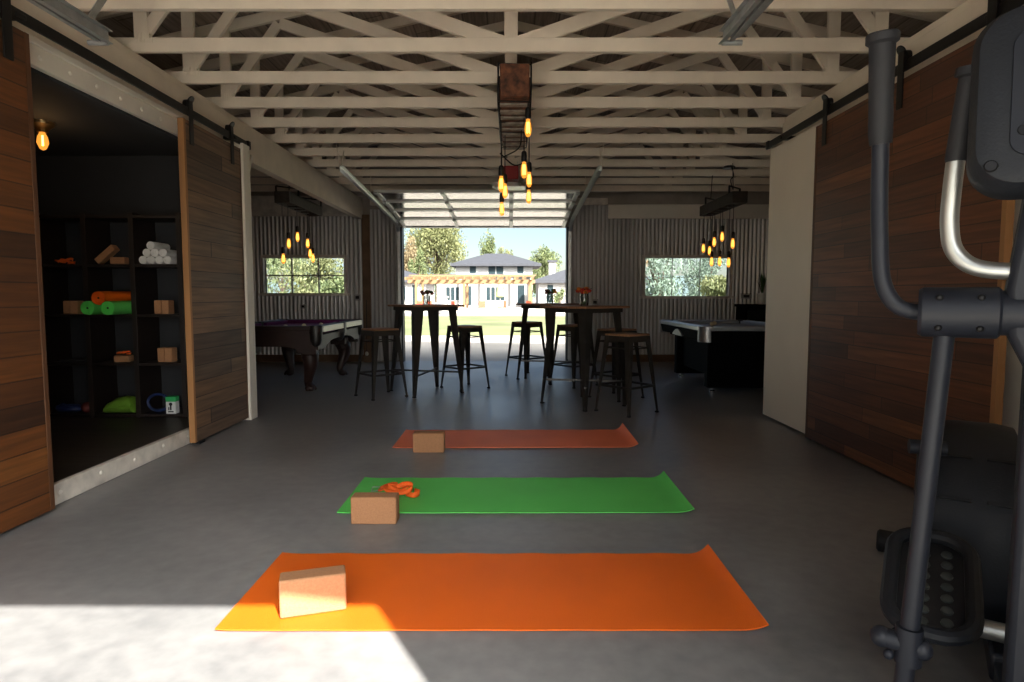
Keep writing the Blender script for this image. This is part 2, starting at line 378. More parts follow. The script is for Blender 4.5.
# storage room
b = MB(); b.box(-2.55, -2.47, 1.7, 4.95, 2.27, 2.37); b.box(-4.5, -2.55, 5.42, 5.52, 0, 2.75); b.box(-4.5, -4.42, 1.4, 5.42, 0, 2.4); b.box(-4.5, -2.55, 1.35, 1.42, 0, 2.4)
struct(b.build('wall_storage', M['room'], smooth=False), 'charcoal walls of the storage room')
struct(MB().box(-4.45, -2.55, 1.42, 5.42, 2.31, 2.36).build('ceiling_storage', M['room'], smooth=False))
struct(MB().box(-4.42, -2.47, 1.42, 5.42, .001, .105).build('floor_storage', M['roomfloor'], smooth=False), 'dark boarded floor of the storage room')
b = MB(); b.box(-2.46, -2.425, 1.7, 4.95, 0, .115)
th = struct(b.build('trim_7', M['oldwhite'], bevel=.006), 'scuffed white sill under the storage room opening')
b = MB()
for k in range(9): b.lathe([(.016, 0), (.014, .006), (.006, .01)], n=10, mtx=Matrix.Translation((-2.425, 1.95+k*.33, .06+.012*(k % 2))) @ Matrix.Rotation(R(90), 4, 'Y'))
b.build('bolt_head', M['oldwhite'], th)
b = MB(); b.box(-2.46, -2.425, 1.6, 5.0, 2.285, 2.39); b.box(-2.46, -2.412, 1.6, 5.0, 2.39, 2.425)
hd = struct(b.build('trim_8', M['white'], bevel=.004), 'white bolted header over the storage room opening')
b = MB()
for k in range(14): b.lathe([(.013, 0), (.011, .006), (.004, .01)], n=10, mtx=Matrix.Translation((-2.425, 1.75+k*.22, 2.335)) @ Matrix.Rotation(R(90), 4, 'Y'))
b.build('bolt_head', M['white'], hd)
# long beams under the trusses
for sx, nm in ((-1, 'trim_9'), (1, 'trim_10')):
    a, b_ = sorted((sx*2.45, sx*2.55))
    ye = YB-.05 if sx < 0 else 5.72
    bb = MB().box(a, b_, YF+.06, ye, 2.37, 2.66)
    a, b_ = sorted((sx*2.47, sx*2.58)); bb.box(a, b_, YF+.06, ye, 2.66, 2.712)
    struct(bb.build(nm, M['cream'], bevel=.004), 'long cream beam carrying the trusses')
# posts at the ends of the partitions, with a knee brace
b = MB().box(-2.47, -2.33, 5.5, 5.64, 0, 2.44); b.bar((-2.40, 5.64, 2.10), (-2.42, 5.86, 2.40), .05, .05, (1, 0, 0))
struct(b.build('trim_11', M['white'], bevel=.005), 'white post at the end of the left wall')
b = MB().box(2.45, 2.56, 5.62, 5.72, 0, 2.37)
struct(b.build('trim_12', M['white'], bevel=.005))

# roof deck
def roof_z(x): return 3.97-.22*abs(x)
for sx, nm in ((-1, 'ceiling_left'), (1, 'ceiling_right')):
    b = MB(); vs = []
    for y in (-.6, 10.7):
        for x, dz in ((0, 0), (sx*5.15, 0), (sx*5.15, .06), (0, .06)): vs.append((x, y, roof_z(x)+dz))
    b.add(vs, [(0, 1, 2, 3), (7, 6, 5, 4), (0, 4, 5, 1), (1, 5, 6, 2), (2, 6, 7, 3), (3, 7, 4, 0)])
    struct(b.build(nm, M['deck'], smooth=False), 'board sheathing of the low pitched roof')

# trusses
def make_truss():
    t = thing('roof_truss', (0, 0, 2.715), 'x', 'roof truss')
    D, T = .09, .038
    MB().box(-4.88, 4.88, -T/2, T/2, 0, D).build('bottom_chord', M['cream'], t, bevel=.003)
    zt = lambda x: roof_z(x)-2.715-.052
    for s in (-1, 1):
        MB().bar((s*4.88, 0, zt(4.88)), (s*.02, 0, zt(.02)), D, T).build('top_chord', M['cream'], t, bevel=.003)
        MB().bar((s*.03, 0, .05), (s*1.96, 0, .70), D, T*.9).build('web', M['cream'], t, bevel=.003)
        MB().bar((s*2.46, 0, .05), (s*1.97, 0, .70), D*.85, T*.8).build('web', M['cream'], t, bevel=.003)
        MB().box(s*2.43-.045, s*2.43+.045, -T*.45, T*.45, .03, zt(2.43)-.02).build('post', M['cream'], t, bevel=.003)
        MB().bar((s*3.3, 0, .05), (s*3.75, 0, zt(3.75)-.02), D, T*.8).build('web', M['cream'], t, bevel=.003)
        p = MB()
        for k in range(6): p.box(s*2.40-.05+k*.018, s*2.40-.04+k*.018, -T/2-.003, -T/2, .055, .12)
        p.build('nail_plate', M['cream'], t, smooth=False)
    MB().box(-.045, .045, -T/2*.95, T/2*.95, .03, zt(0)).build('king_post', M['cream'], t, bevel=.003)
    p = MB()
    for k in range(9): p.box(-.085+k*.02, -.075+k*.02, -T/2-.003, -T/2, .005, .105)
    p.build('nail_plate', M['cream'], t, smooth=False)
    return t
tr0 = make_truss()
ordn = ['front', 'second', 'third', 'fourth', 'fifth', 'sixth', 'seventh', 'eighth', 'ninth', 'tenth', 'eleventh', 'twelfth']
ys = [3.61+.61*k for k in range(11)]
for k, y in enumerate(ys):
    lab = 'cream painted timber roof truss, %s one from the camera side' % ('nearest' if k == 0 else ordn[k])
    if k == 0: tr0.location.y = y; tr0['label'] = lab; tr0['group'] = 'cream roof trusses'
    else: dup(tr0, (0, y, 2.715), 0, lab)

# ------------------------------------------------------------------ sliding barn doors
def wheel_hanger(door, x, y, top, face):
    """strap on the door face with a wheel over the rail"""
    h = MB(); a, b_ = sorted((x+face*.002, x+face*.010)); h.box(a, b_, y-.028, y+.028, top-.17, 2.54)
    h.cyl((x+face*.004, y, 2.545), (x+face*.011, y, 2.54), .034, n=16)
    s = h.build('hanger_strap', M['black'], door, bevel=.002)
    MB().cyl((x-face*.032, y, 2.505), (x-face*.004, y, 2.505), .042, n=24).build('wheel', M['black'], s)
    return s
def barn_door(n, x0, x1, y0, y1, z1, m, label, straps, face, frame=True, em='edgewood'):
    d = MB().box(x0, x1, y0, y1, .02, z1).build('door_%d' % n, m, bevel=.003, smooth=False); struct(d, label)
    if frame:
        e = MB()
        e.box(x0-.002, x1+.002, y0-.03, y0, .02, z1); e.build('edge_strip', M[em], d, bevel=.002)
        MB().box(x0-.002, x1+.002, y1, y1+.03, .02, z1).build('edge_strip', M['darkedge'], d, bevel=.002)
    for y in straps: wheel_hanger(d, x1 if face > 0 else x0, y, z1, face)
    MB().box((x0+x1)/2-.03, (x0+x1)/2+.03, y0+.02, y0+.1, 0, .02).build('floor_guide', M['black'], d, smooth=False)
    return d
barn_door(1, -2.395, -2.355, 1.25, 3.10, 2.39, M['barn_warm'], 'near left sliding door of warm brown boards', (1.45, 2.99), 1, em='darkedge')
barn_door(2, -2.395, -2.355, 4.585, 5.48, 2.39, M['barn_grey'], 'far left sliding door of weathered grey-brown boards', (4.66, 5.33), 1)
barn_door(3, 2.335, 2.365, 4.72, 5.69, 2.42, M['whitepanel'], 'plain white sliding panel at the end of the right wall', (), -1, False)
barn_door(4, 2.29, 2.325, 2.93, 4.73, 2.38, M['barn_red'], 'right sliding door of dark reddish boards', (3.05, 3.74, 4.62), -1)
for sx, lab in ((-1, 'black iron sliding door rail along the left wall'), (1, 'black iron sliding door rail along the right wall')):
    x = sx*2.36 if sx < 0 else 2.305
    t = thing('door_rail', (x, YF+.2, 2.455), lab, 'rail')
    a = -.003-.004
    MB().box(-.006, .006, 0, 5.86, -.03, .03).build('rail_bar', M['black'], t, bevel=.002)
    for k in range(3):
        y = .9+k*2.33
        xo = -.088 if sx < 0 else .143
        MB().box(min(xo, -sx*.014), max(xo, -sx*.014), y-.03, y+.03, -.012, .012).build('standoff', M['black'], t, bevel=.003)
    for y in (5.80, .05):
        MB().box(-.012 if sx > 0 else -.018, .018 if sx < 0 else .012, y, y+.05, -.03, .04).build('end_stop', M['black'], t, bevel=.004)

# ------------------------------------------------------------------ roll-up door (raised) and its tracks
sec = [(10.33, 2.235), (9.78, 2.312), (9.22, 2.372), (8.66, 2.415), (8.10, 2.455)]
gd = bpy.data.objects.new('door_5', None); C.objects.link(gd); struct(gd, 'glazed roll-up door raised under the rear roof'); gd.location = (0, 0, 0)
xa, xb = OX0+.03, OX1-.03
for k in range(4):
    p, q = Vector((0, *sec[k])), Vector((0, *sec[k+1])); d = (q-p).normalized(); nrm = Vector((0, -d.z, d.y))
    p = p+d*.006; q = q-d*.006
    f = MB()
    for c in (p+d*.024, q-d*.024): f.bar((xa, c.y, c.z), (xb, c.y, c.z), .050, .035, (0, nrm.y, nrm.z))
    for x in (xa+.03, xa+(xb-xa)/3, xa+(xb-xa)*2/3, xb-.03): f.bar((x, p.y, p.z), (x, q.y, q.z), .055, .032, (0, nrm.y, nrm.z))
    s = f.build('door_section', M['whitemetal'], gd, bevel=.003)
    g = MB()
    for a in range(3):
        u = xa+(xb-xa)*a/3+.03; w = xa+(xb-xa)*(a+1)/3-.03
        c0, c1 = p+d*.048, q-d*.048
        g.bar((u, (c0.y+c1.y)/2, (c0.z+c1.z)/2), (w, (c0.y+c1.y)/2, (c0.z+c1.z)/2), (c1-c0).length, .006, (0, nrm.y, nrm.z))
    g.build('pane', M['doorglass'], s, smooth=False)
    hg = MB()
    for x in (xa+.03, xa+(xb-xa)/3, xa+(xb-xa)*2/3, xb-.03): hg.box(x-.025, x+.025, q.y-.05, q.y+.05, q.z-.045, q.z-.018)
    hg.build('hinge', M['galv'], s, bevel=.003)
for x, s, lab in ((OX0-.05, -1, 'galvanised overhead track on the left of the roll-up door'), (OX1+.05, 1, 'galvanised overhead track on the right of the roll-up door')):
    t = thing('door_track', (x, YB-.09, 0), lab, 'door track', 'rear roll-up door tracks')
    prof = [(0, .05), (0, 2.0), (-.03, 2.17), (-.10, 2.25), (-.30, 2.29), (-.65, 2.33), (-3.42, 2.50)]
    ch = MB()
    for i in range(len(prof)-1):
        p, q = prof[i], prof[i+1]
        d = Vector((0, q[0]-p[0], q[1]-p[1])).normalized(); nv = Vector((0, -d.z, d.y))
        ch.bar((s*.02, p[0], p[1]), (s*.02, q[0], q[1]), .004, .06, nv)
        for e in (-1, 1):
            ch.bar((0, p[0]+nv.y*e*.028, p[1]+nv.z*e*.028), (0, q[0]+nv.y*e*.028, q[1]+nv.z*e*.028), .044, .004, nv)
    ch.build('channel', M['galv_daylit'], t)
    hb = MB()
    for y in (-3.38, -3.2):
        hb.bar((s*.03, -3.36, 2.5), (s*(.03), y-.12*(y < -3.3), 2.735), .03, .006, (1, 0, 0))
    hb.bar((s*.03, -1.9, 2.44), (s*.03, -1.85, 2.735), .03, .006, (1, 0, 0))
    hb.build('hanger_bracket', M['cream'], t)
for x, s, lab in ((OX0-.05, -1, 'pair of galvanised overhead track ends, upper left by the near beam'), (OX1+.05, 1, 'pair of galvanised overhead track ends, upper right near ceiling')):
    t = thing('door_track', (x, YF+.09, 0), lab, 'door track', 'front roll-up door tracks')
    ch = MB()
    prof = [(0, .05), (0, 2.05), (.05, 2.2), (.2, 2.27), (3.22, 2.305)]
    for dz, dx in ((0, 0), (.03, s*.075), (.0, s*.036)):
        for i in range(len(prof)-1):
            p, q = prof[i], prof[i+1]
            if dx and i < 3: continue
            d = Vector((0, q[0]-p[0], q[1]-p[1])).normalized(); nv = Vector((0, -d.z, d.y))
            ch.bar((dx+s*.011, p[0], p[1]+dz), (dx+s*.011, q[0], q[1]+dz), .004, .056, nv)
            for e in (-1, 1): ch.bar((dx, p[0]+nv.y*e*.028, p[1]+dz+nv.z*e*.028), (dx, q[0]+nv.y*e*.028, q[1]+dz+nv.z*e*.028), .022, .004, nv)
    ch.build('channel', M['galv'], t)
    hb = MB().bar((s*.04, 3.1, 2.3), (s*.04, 3.40, 2.70), .035, .005, (1, 0, 0)); hb.bar((s*.04, 3.12, 2.3), (s*.04, 3.12, 2.34), .035, .005, (1, 0, 0)); hb.cyl((s*.0, 3.2, 2.275), (s*.09, 3.2, 2.275), .012)
    hb.build('hanger_bracket', M['galv'], t)
# opener motor
t = thing('door_opener', (0, 7.6, 2.715), 'red and white motor of the roll-up door opener under the trusses', 'door opener')
MB().box(-.09, .09, 0, .25, -.20, -.04).build('motor_housing', M['redbox'], t, bevel=.012)
b = MB(); b.lathe([(.10, 0), (.13, .03), (.135, .09), (.10, .12)], (0, 0, 0), 20, Matrix.Translation((-.06, .30, -.27)) @ Matrix.Diagonal((1.35, .8, .8, 1)))
b.build('light_lens', M['lens'], t)
MB().box(-.015, .015, .25, 2.7, -.155, -.125).build('drive_rail', M['galv'], t, smooth=False)
MB().box(-.17, .18, -.01, .27, -.29, -.275).build('base_tray', M['whitemetal'], t, bevel=.004)
b = MB()
for x in (-.08, .08): b.bar((x, .12, -.05), (x, .12, .03), .02, .004, (1, 0, 0))
b.build('hanger_bracket', M['galv'], t)

# ------------------------------------------------------------------ lamps
def bulb(t, x, y, z, ztop, scale=1., side=0):
    """z = centre of the glass; cord from ztop"""
    c = MB(); c.tube([(x, y, z+.11*scale), (x, y, ztop)], .004, 6); c.build('cord', M['black'], t)
    sk = MB().lathe([(.012, .14), (.02, .13), (.022, .075), (.018, .06)], (x, y, z), 14).build('socket', M['black'], t)
    g = MB().lathe([(.002, -.062), (.012, -.058), (.021, -.04), (.025, -.012), (.022, .02), (.015, .045), (.013, .062)], (x, y, z), 16).build('bulb', M['bulb'], t)
    f = MB()
    for k in range(4):
        a = k*math.pi/2+.4; f.tube([(x+.008*math.cos(a), y+.008*math.sin(a), z+.04), (x+.012*math.cos(a), y+.012*math.sin(a), z-.035)], .0022, 6)
    f.build('filament', M['fil'], g)
# centre chandelier: a reclaimed beam wrapped with cord, hung just under the chords
t = thing('beam_chandelier', (0.025, 0, 2.715), 'rusty reclaimed beam chandelier with hanging amber bulbs over the centre of the room', 'chandelier')
o = MB().box(-.10, .10, 4.28, 5.75, -.262, -.045).build('timber_beam', M['oldbeam'], t, bevel=.008)
b = MB()
for k in range(9):
    y = 4.42+k*.16
    b.box(-.103, .103, y, y+.06+.02*(k % 2), -.276, -.262)
b.build('underside_slats', M['slat'], o, bevel=.003)
wr = MB()
for k, y in enumerate((4.36, 4.62, 4.9, 5.18, 5.46, 5.7)):
    pts = [(-.112, y, -.02), (-.112, y, -.268), (.112, y+.02, -.268), (.112, y+.02, -.02), (-.112, y, -.02)]
    wr.tube(pts, .006, 6)
wr.tube(smooth_path([(.112, 4.3, -.03), (.118, 4.5, -.18), (.115, 4.8, -.26), (.118, 5.2, -.25), (.112, 5.7, -.27)]), .005, 6)
wr.tube(smooth_path([(-.112, 4.3, -.03), (-.118, 4.5, -.22), (-.115, 4.9, -.26), (-.118, 5.3, -.25), (-.112, 5.7, -.27)]), .005, 6)
wr.build('wrapped_cord', M['black'], t)
hk = MB()
for y in (4.8, 5.42): hk.box(-.01, .01, y-.02, y+.02, -.03, .0)
hk.build('ceiling_hook', M['black'], t)
for (x, y, z) in [(.094, 4.42, 2.281), (-.10, 4.85, 1.972), (-.075, 5.25, 1.985), (.098, 4.75, 2.058), (.123, 5.15, 2.060), (.132, 5.55, 1.985), (-.107, 5.6, 1.885)]:
    bulb(t, x-.025 if x < .1 and x > 0 and y > 4.5 else x-.0, y, z-2.715, -.26)
b = MB(); b.tube(smooth_path([(-.11, 4.9, -.5), (0, 4.85, -.6), (.10, 4.8, -.58)]), .005, 6); b.tube(smooth_path([(.06, 5.1, -.26), (.04, 5.05, -.42), (-.09, 4.95, -.52)]), .005, 6)
b.build('loose_cord', M['black'], t)

def aisle_light(sx, lab, bulbs):
    t = thing('box_chandelier', (sx*2.70, 8.05, 2.715), lab, 'chandelier')
    o = MB(); w = .09
    o.box(-w, -w+.02, -.56, .56, -.51, -.375); o.box(w-.02, w, -.56, .56, -.51, -.375)
    o.box(-w, w, -.56, -.64, -.51, -.375); o.box(-w, w, .64, .56, -.51, -.375); o.box(-w, w, -.56, .56, -.40, -.38)
    for k in range(5): o.box(-w, w, -.5+k*.25-.02, -.5+k*.25+.02, -.51, -.495)
    o.build('timber_box', M['darkbeam'], t, bevel=.004)
    p = MB()
    for yy in (-.45, .45):
        p.tube([(-.10, yy-.1, -.36), (-.10, yy-.1, -.30), (.10, yy+.1, -.30), (.10, yy+.1, -.36)], .009, 8)
        p.tube([(-.10, yy-.1, -.385), (-.10, yy-.1, -.30)], .012, 8); p.tube([(.10, yy+.1, -.385), (.10, yy+.1, -.30)], .012, 8)
    p.build('iron_pipe', M['black'], t)
    for yy in (-.4, .45): MB().tube([(0, yy, -.31), (0, yy*.9, .005)], .005, 6).build('hanging_wire', M['black'], t)
    c = MB(); c.tube(smooth_path([(0, -.3, .0), (.03*sx, -.32, -.13), (-.02*sx, -.36, -.2), (0, -.4, -.32)]), .006, 6)
    c.build('chain', M['black'], t)
    MB().lathe([(.07, -.03), (.075, -.015), (.06, .0)], (0, -.24, -.005), 20).build('ceiling_canopy', M['black'], t)
    for y, z in bulbs:
        bulb(t, rnd.uniform(-.04, .04), y-8.05, z-2.715, -.40)
aisle_light(-1, 'dark timber box chandelier with amber bulbs above the left billiard table', [(7.96, 1.856), (7.68, 1.75), (8.27, 1.80), (7.50, 1.556), (8.39, 1.675), (8.55, 1.624)])
aisle_light(1, 'dark timber box chandelier with amber bulbs above the right billiard table', [(8.66, 1.765), (8.50, 1.719), (8.2, 1.813), (7.99, 1.862), (7.52, 1.737), (8.30, 1.562), (8.06, 1.552), (7.82, 1.526)])
# storage ceiling lamp
t = thing('ceiling_lamp', (-3.24, 4.38, 2.31), 'small brass flush lamp with clear bulb on the storage room ceiling', 'lamp')
MB().lathe([(.03, -.07), (.045, -.045), (.075, -.02), (.08, 0)], n=24).build('ceiling_rose', M['brass'], t)
g = MB().lathe([(.004, -.19), (.02, -.18), (.036, -.14), (.03, -.1), (.016, -.07)], n=18).build('bulb', M['bulb'], t)
MB().cyl((0, 0, -.09), (0, 0, -.16), .006, n=8).build('filament', emis('lamp_filament', (1, .55, .15), 7), g)
pl = bpy.data.lights.new('storage_bulb_light', 'POINT'); pl.energy = .35; pl.color = (1, .62, .3); pl.shadow_soft_size = .03
po = bpy.data.objects.new('storage_bulb_light', pl); C.objects.link(po); po.location = (-3.24, 4.38, 2.08)

# ------------------------------------------------------------------ bar tables and stools
def leg_bar(x, y, x2, y2, z0, z1, w0, w1, ang):
    """sheet steel leg bent to an angle section, narrow at the foot"""
    b = MB(); t = .004
    ca, sa = math.cos(ang), math.sin(ang)
    vs = []
    for (cx, cy, z, w) in ((x, y, z0, w0), (x2, y2, z1, w1)):
        # corner at outside, flanges going back both ways
        for (u, v) in ((0, 0), (-w, 0), (-w, -t), (-t, -t), (-t, -w), (0, -w)):
            a = math.radians(0)
            vs.append((cx+math.copysign(1, x)*u if True else 0, cy+math.copysign(1, y)*v, z))
    n = 6
    fs = [tuple(range(n-1, -1, -1)), tuple(range(n, 2*n))]+[(i, (i+1) % n, n+(i+1) % n, n+i) for i in range(n)]
    b.add(vs, fs)
    return b
def make_stool():
    t = thing('bar_stool', (0, 0, 0), 'x', 'stool', 'metal bar stools with wooden seats')
    MB().box(-.152, .152, -.152, .152, .735, .755).build('seat', M['stoolwood'], t, bevel=.008)
    f = MB()
    for a in range(4):
        mt = Matrix.Rotation(a*math.pi/2, 4, 'Z')
        f.add([(-.145, -.145, .735), (.145, -.145, .735), (.15, -.155, .68), (-.15, -.155, .68), (-.145, -.141, .735), (.145, -.141, .735), (.15, -.151, .68), (-.15, -.151, .68)],
              [(0, 1, 2, 3), (7, 6, 5, 4), (0, 4, 5, 1), (1, 5, 6, 2), (2, 6, 7, 3), (3, 7, 4, 0)], mt)
    f.build('apron', M['gun'], t)
    for sx in (-1, 1):
        for sy in (-1, 1):
            l = leg_bar(sx*.213, sy*.213, sx*.15, sy*.15, .012, .735, .022, .062, 0).build('leg', M['gun'], t)
            MB().box(min(sx*.188, sx*.218), max(sx*.188, sx*.218), min(sy*.188, sy*.218), max(sy*.188, sy*.218), 0, .016).build('rubber_foot', M['rubber'], l, bevel=.003)
    k = (.735-.26)/.723; r = .15+k*.063-.004
    for a in range(4):
        ca, sa = math.cos(a*math.pi/2), math.sin(a*math.pi/2)
        P = lambda u, v, z: (u*ca-v*sa, u*sa+v*ca, z)
        MB().bar(P(-r, -r, .26), P(r, -r, .26), .012, .022, (0, 0, 1)).build('footrest', M['gun'], t)
    b = MB()
    r2 = .15+.063*(.735-.62)/.723-.006
    for a in range(4):
        ca, sa = math.cos(a*math.pi/2), math.sin(a*math.pi/2)
        b.bar((-r2*ca+r2*sa, -r2*sa-r2*ca, .62), (r2*ca+r2*sa, r2*sa-r2*ca, .62), .005, .012, (0, 0, 1))
    b.build('upper_brace', M['gun'], t)
    return t
st0 = make_stool()
stools = [(-1.44, 6.81, 40, 'metal bar stool with brown seat, leftmost, in front of the corrugated wall'),
          (-.555, 7.43, 40, 'metal bar stool at the right of the left bar table, seen against the doorway'),
          (.22, 8.55, 40, 'metal bar stool standing deepest, left of the rear bar table'),
          (.78, 7.66, 40, 'metal bar stool with dark seat behind the right front table, by the door jamb'),
          (1.15, 6.72, 41, 'metal bar stool with brown seat partly hidden behind the nearest stool'),
          (1.11, 5.90, 39, 'nearest metal bar stool, reddish brown seat, right of the front bar table')]
for i, (x, y, a, lab) in enumerate(stools):
    if i == 0: st0.location = (x, y, 0); st0.rotation_euler.z = R(a); st0['label'] = lab
    else: dup(st0, (x, y, 0), R(a), lab)
def make_table():
    t = thing('bar_table', (0, 0, 0), 'x', 'table', 'high bar tables with metal legs')
    MB().box(-.325, .325, -.325, .325, .988, 1.010).build('tabletop', M['stoolwood'], t, bevel=.005)
    f = MB()
    for a in range(4):
        mt = Matrix.Rotation(a*math.pi/2, 4, 'Z')
        f.box(-.27, .27, -.275, -.270, .945, .988, mt)
    f.build('apron', M['gun'], t)
    for sx in (-1, 1):
        for sy in (-1, 1):
            l = leg_bar(sx*.315, sy*.315, sx*.255, sy*.255, .01, .988, .03, .105, 0).build('leg', M['gun'], t)
            MB().box(min(sx*.285, sx*.32), max(sx*.285, sx*.32), min(sy*.285, sy*.32), max(sy*.285, sy*.32), 0, .014).build('rubber_foot', M['rubber'], l, bevel=.003)
    r = .30
    for a in range(4):
        ca, sa = math.cos(a*math.pi/2), math.sin(a*math.pi/2)
        P = lambda u, v, z: (u*ca-v*sa, u*sa+v*ca, z)
        if a < 2: MB().bar(P(-r, -r, .23+.012*a), P(r, r, .23+.021*a), .02, .02, (0, 0, 1)).build('cross_brace', M['gun'], t)
    return t
tb0 = make_table()
for i, (x, y, a, lab) in enumerate([(-.98, 7.12, 35, 'high bar table on the left of the doorway view, dark flowers on it'),
                                    (.75, 6.33, 40, 'high bar table nearest on the right, red and orange flowers on it'),
                                    (.52, 8.16, 41, 'high bar table at the rear behind the right one, green flowers on it')]):
    if i == 0: tb0.location = (x, y, 0); tb0.rotation_euler.z = R(a); tb0['label'] = lab
    else: dup(tb0, (x, y, 0), R(a), lab)
def flowers(x, y, lab, mats, s=1., seed=1):
    rr = random.Random(seed)
    t = thing('flower_vase', (x, y, 1.0115), lab, 'flowers', 'vases of flowers on the bar tables')
    MB().lathe([(.034*s, 0), (.040*s, .02), (.042*s, .08*s), (.036*s, .10*s), (.039*s, .11*s)], n=20).build('vase', M['vase'], t)
    st = MB(); heads = []
    for k in range(12):
        a = rr.uniform(0, 6.28); d = rr.uniform(.01, .075)*s; z = (.145+rr.uniform(-.025, .015))*s
        p = (d*math.cos(a), d*math.sin(a), z); heads.append(p)
        st.tube([(.01*math.cos(a), .01*math.sin(a), .01), (d*.5*math.cos(a), d*.5*math.sin(a), z*.65), p], .0022, 5)
    for k in range(26):
        a = rr.uniform(0, 6.28); d = rr.uniform(.02, .08)*s; z = rr.uniform(.12, .16)*s
        e = Vector((math.cos(a), math.sin(a), rr.uniform(-.3, .5))).normalized(); sd = Vector((-math.sin(a), math.cos(a), 0)); c = Vector((d*math.cos(a), d*math.sin(a), z))
        st.add([c, c+e*.02+sd*.009, c+e*.045, c+e*.02-sd*.009], [(0, 1, 2, 3)])
    st.build('stem_and_leaf', M['stem'], t)
    for i, m in enumerate(mats):
        h = MB()
        for p in heads[i::len(mats)]:
            h.sphere(p, .021*s, 6, (1, 1, .75))
            for q in range(9):
                a = q*.7; e = Vector((math.cos(a), math.sin(a), .35)); sd = Vector((-math.sin(a), math.cos(a), 0)); c = Vector(p)
                h.add([c, c+e*.02*s+sd*.013*s, c+e*.036*s, c+e*.02*s-sd*.013*s], [(0, 1, 2, 3)])
        h.build('blossom', m, t)
flowers(-.95, 7.0, 'small vase of dark flowers on the left bar table', [M['petal_m'], M['stem']], .95, 3)
flowers(.50, 8.02, 'small vase of greenish dusky flowers on the rear bar table', [M['petal_m'], M['petal_o'], M['stem']], 1.1, 5)
flowers(.75, 6.35, 'small vase of red and orange flowers on the nearest bar table', [M['petal_r'], M['petal_o'], M['petal_r']], 1.1, 8)

# ------------------------------------------------------------------ yoga mats, blocks, strap
def yoga_mat(x0, x1, y0, y1, m, lab, lip_near, lip_far, skew=0., left=.0):
    t = thing('yoga_mat', ((x0+x1)/2, (y0+y1)/2, 0), lab, 'yoga mat')
    nx, ny = 90, 14; b = MB(); vs = []; fs = []
    Lx = x1-x0
    for i in range(nx+1):
        for j in range(ny+1):
            v = j/ny; s = i/nx*Lx
            lip = lip_near+(lip_far-lip_near)*v
            cw = .13; e = max(0, s-(Lx-cw))/cw
            z = lip*(e**2)*1.0
            x = x0+s-(.02+lip*.35)*e**2
            el = max(0, .06-s)/.06; z += left*el**2
            z += .0012*math.sin(s*23+v*2)*(0.4+v)+.0015
            y = y0+(y1-y0)*v+skew*(i/nx)
            vs.append((x-(x0+x1)/2, y-(y0+y1)/2, .0045+max(z, .0005)))
    for i in range(nx):
        for j in range(ny): fs.append((i*(ny+1)+j, (i+1)*(ny+1)+j, (i+1)*(ny+1)+j+1, i*(ny+1)+j+1))
    b.add(vs, fs); o = b.build('mat_sheet', m, t, solid=.0045); es = o.modifiers.new('split', 'EDGE_SPLIT'); es.split_angle = R(45)
    return t
yoga_mat(-.985, .885, 1.985, 2.595, M['mat_orange'], 'bright orange yoga mat, nearest, partly in sunlight', .02, .042, left=.004)
yoga_mat(-.89, .968, 3.095, 3.70, M['mat_green'], 'green yoga mat lying between the two orange ones', .02, .042, .01, left=.004)
yoga_mat(-.865, .965, 4.45, 5.04, M['mat_red'], 'red-orange yoga mat, farthest of the three', .03, .06, .02, left=.004)
def cork_block(loc, size, rz, lab, group=None, rx=0., ry=0.):
    o = MB().box(-size[0]/2, size[0]/2, -size[1]/2, size[1]/2, 0, size[2]).build('cork_block', M['cork'], bevel=.007)
    o.location = loc; o.rotation_euler = (rx, ry, rz); return tag(o, lab, 'yoga block', group)
cork_block((-.698, 2.118, .0108), (.222, .08, .134), R(17), 'cork yoga block standing on the nearest orange mat, half in sunlight')
cork_block((-.672, 3.0, 0), (.224, .085, .136), 0, 'cork yoga block on the floor at the near edge of the green mat')
cork_block((-.588, 4.385, 0), (.222, .09, .14), 0, 'cork yoga block on the floor before the farthest red-orange mat')
def strap(loc, s, lab, seed, m=M['strap'], group=None, buckle=True, rz=0):
    rr = random.Random(seed); t = thing('yoga_strap', loc, lab, 'yoga strap', group, rz)
    w = .056*s; pts = []
    n = 70
    for i in range(n+1):
        u = i/n; a = u*6.28*4.1
        r = (.038+.024*math.sin(u*9+seed))*s
        pts.append(Vector(((u-.5)*.13*s+math.cos(a)*r*1.25, math.sin(a)*r*.75+(u-.5)*-.05*s, .020*s+.012*s*(1+math.sin(a*1.3+1))+.016*s*u)))
    b = MB(); vs = []; fs = []
    for i, p in enumerate(pts):
        tilt = .5+.35*math.sin(i*.23+seed); up = Vector((0, math.cos(tilt*1.2)*.5, math.sin(tilt)))*w*.42
        vs += [p-up*.6, p+up]
    for v in vs: v.z = max(v.z, .003)
    fs = [(2*i, 2*i+2, 2*i+3, 2*i+1) for i in range(n)]
    b.add(vs, fs); b.build('webbing', m, t, solid=.0025*s)
    tail = MB(); tp = smooth_path([(.06*s, -.02*s, .012), (.11*s, -.05*s, .006), (.135*s, -.01*s, .008), (.10*s, .03*s, .012)], 8)
    vs = []
    for p in tp: vs += [(p.x, p.y, .004), (p.x+.004, p.y+.004, .004+w*.5)]
    tail.add(vs, [(2*i, 2*i+2, 2*i+3, 2*i+1) for i in range(len(tp)-1)]); tail.build('loose_end', m, t, solid=.0025*s)
    if buckle:
        k = MB(); c = Vector((-.115*s, .035*s, .022*s))
        k.tube([c+Vector(q)*s for q in ((-.02, -.015, -.005), (.02, -.01, 0), (.02, .015, .012), (-.02, .012, .012), (-.02, -.015, -.005))], .003*s, 6)
        k.build('buckle', M['galv'], t)
    return t
strap((-.64, 3.355, .014), 1.0, 'tangled orange yoga strap on the green mat', 2)

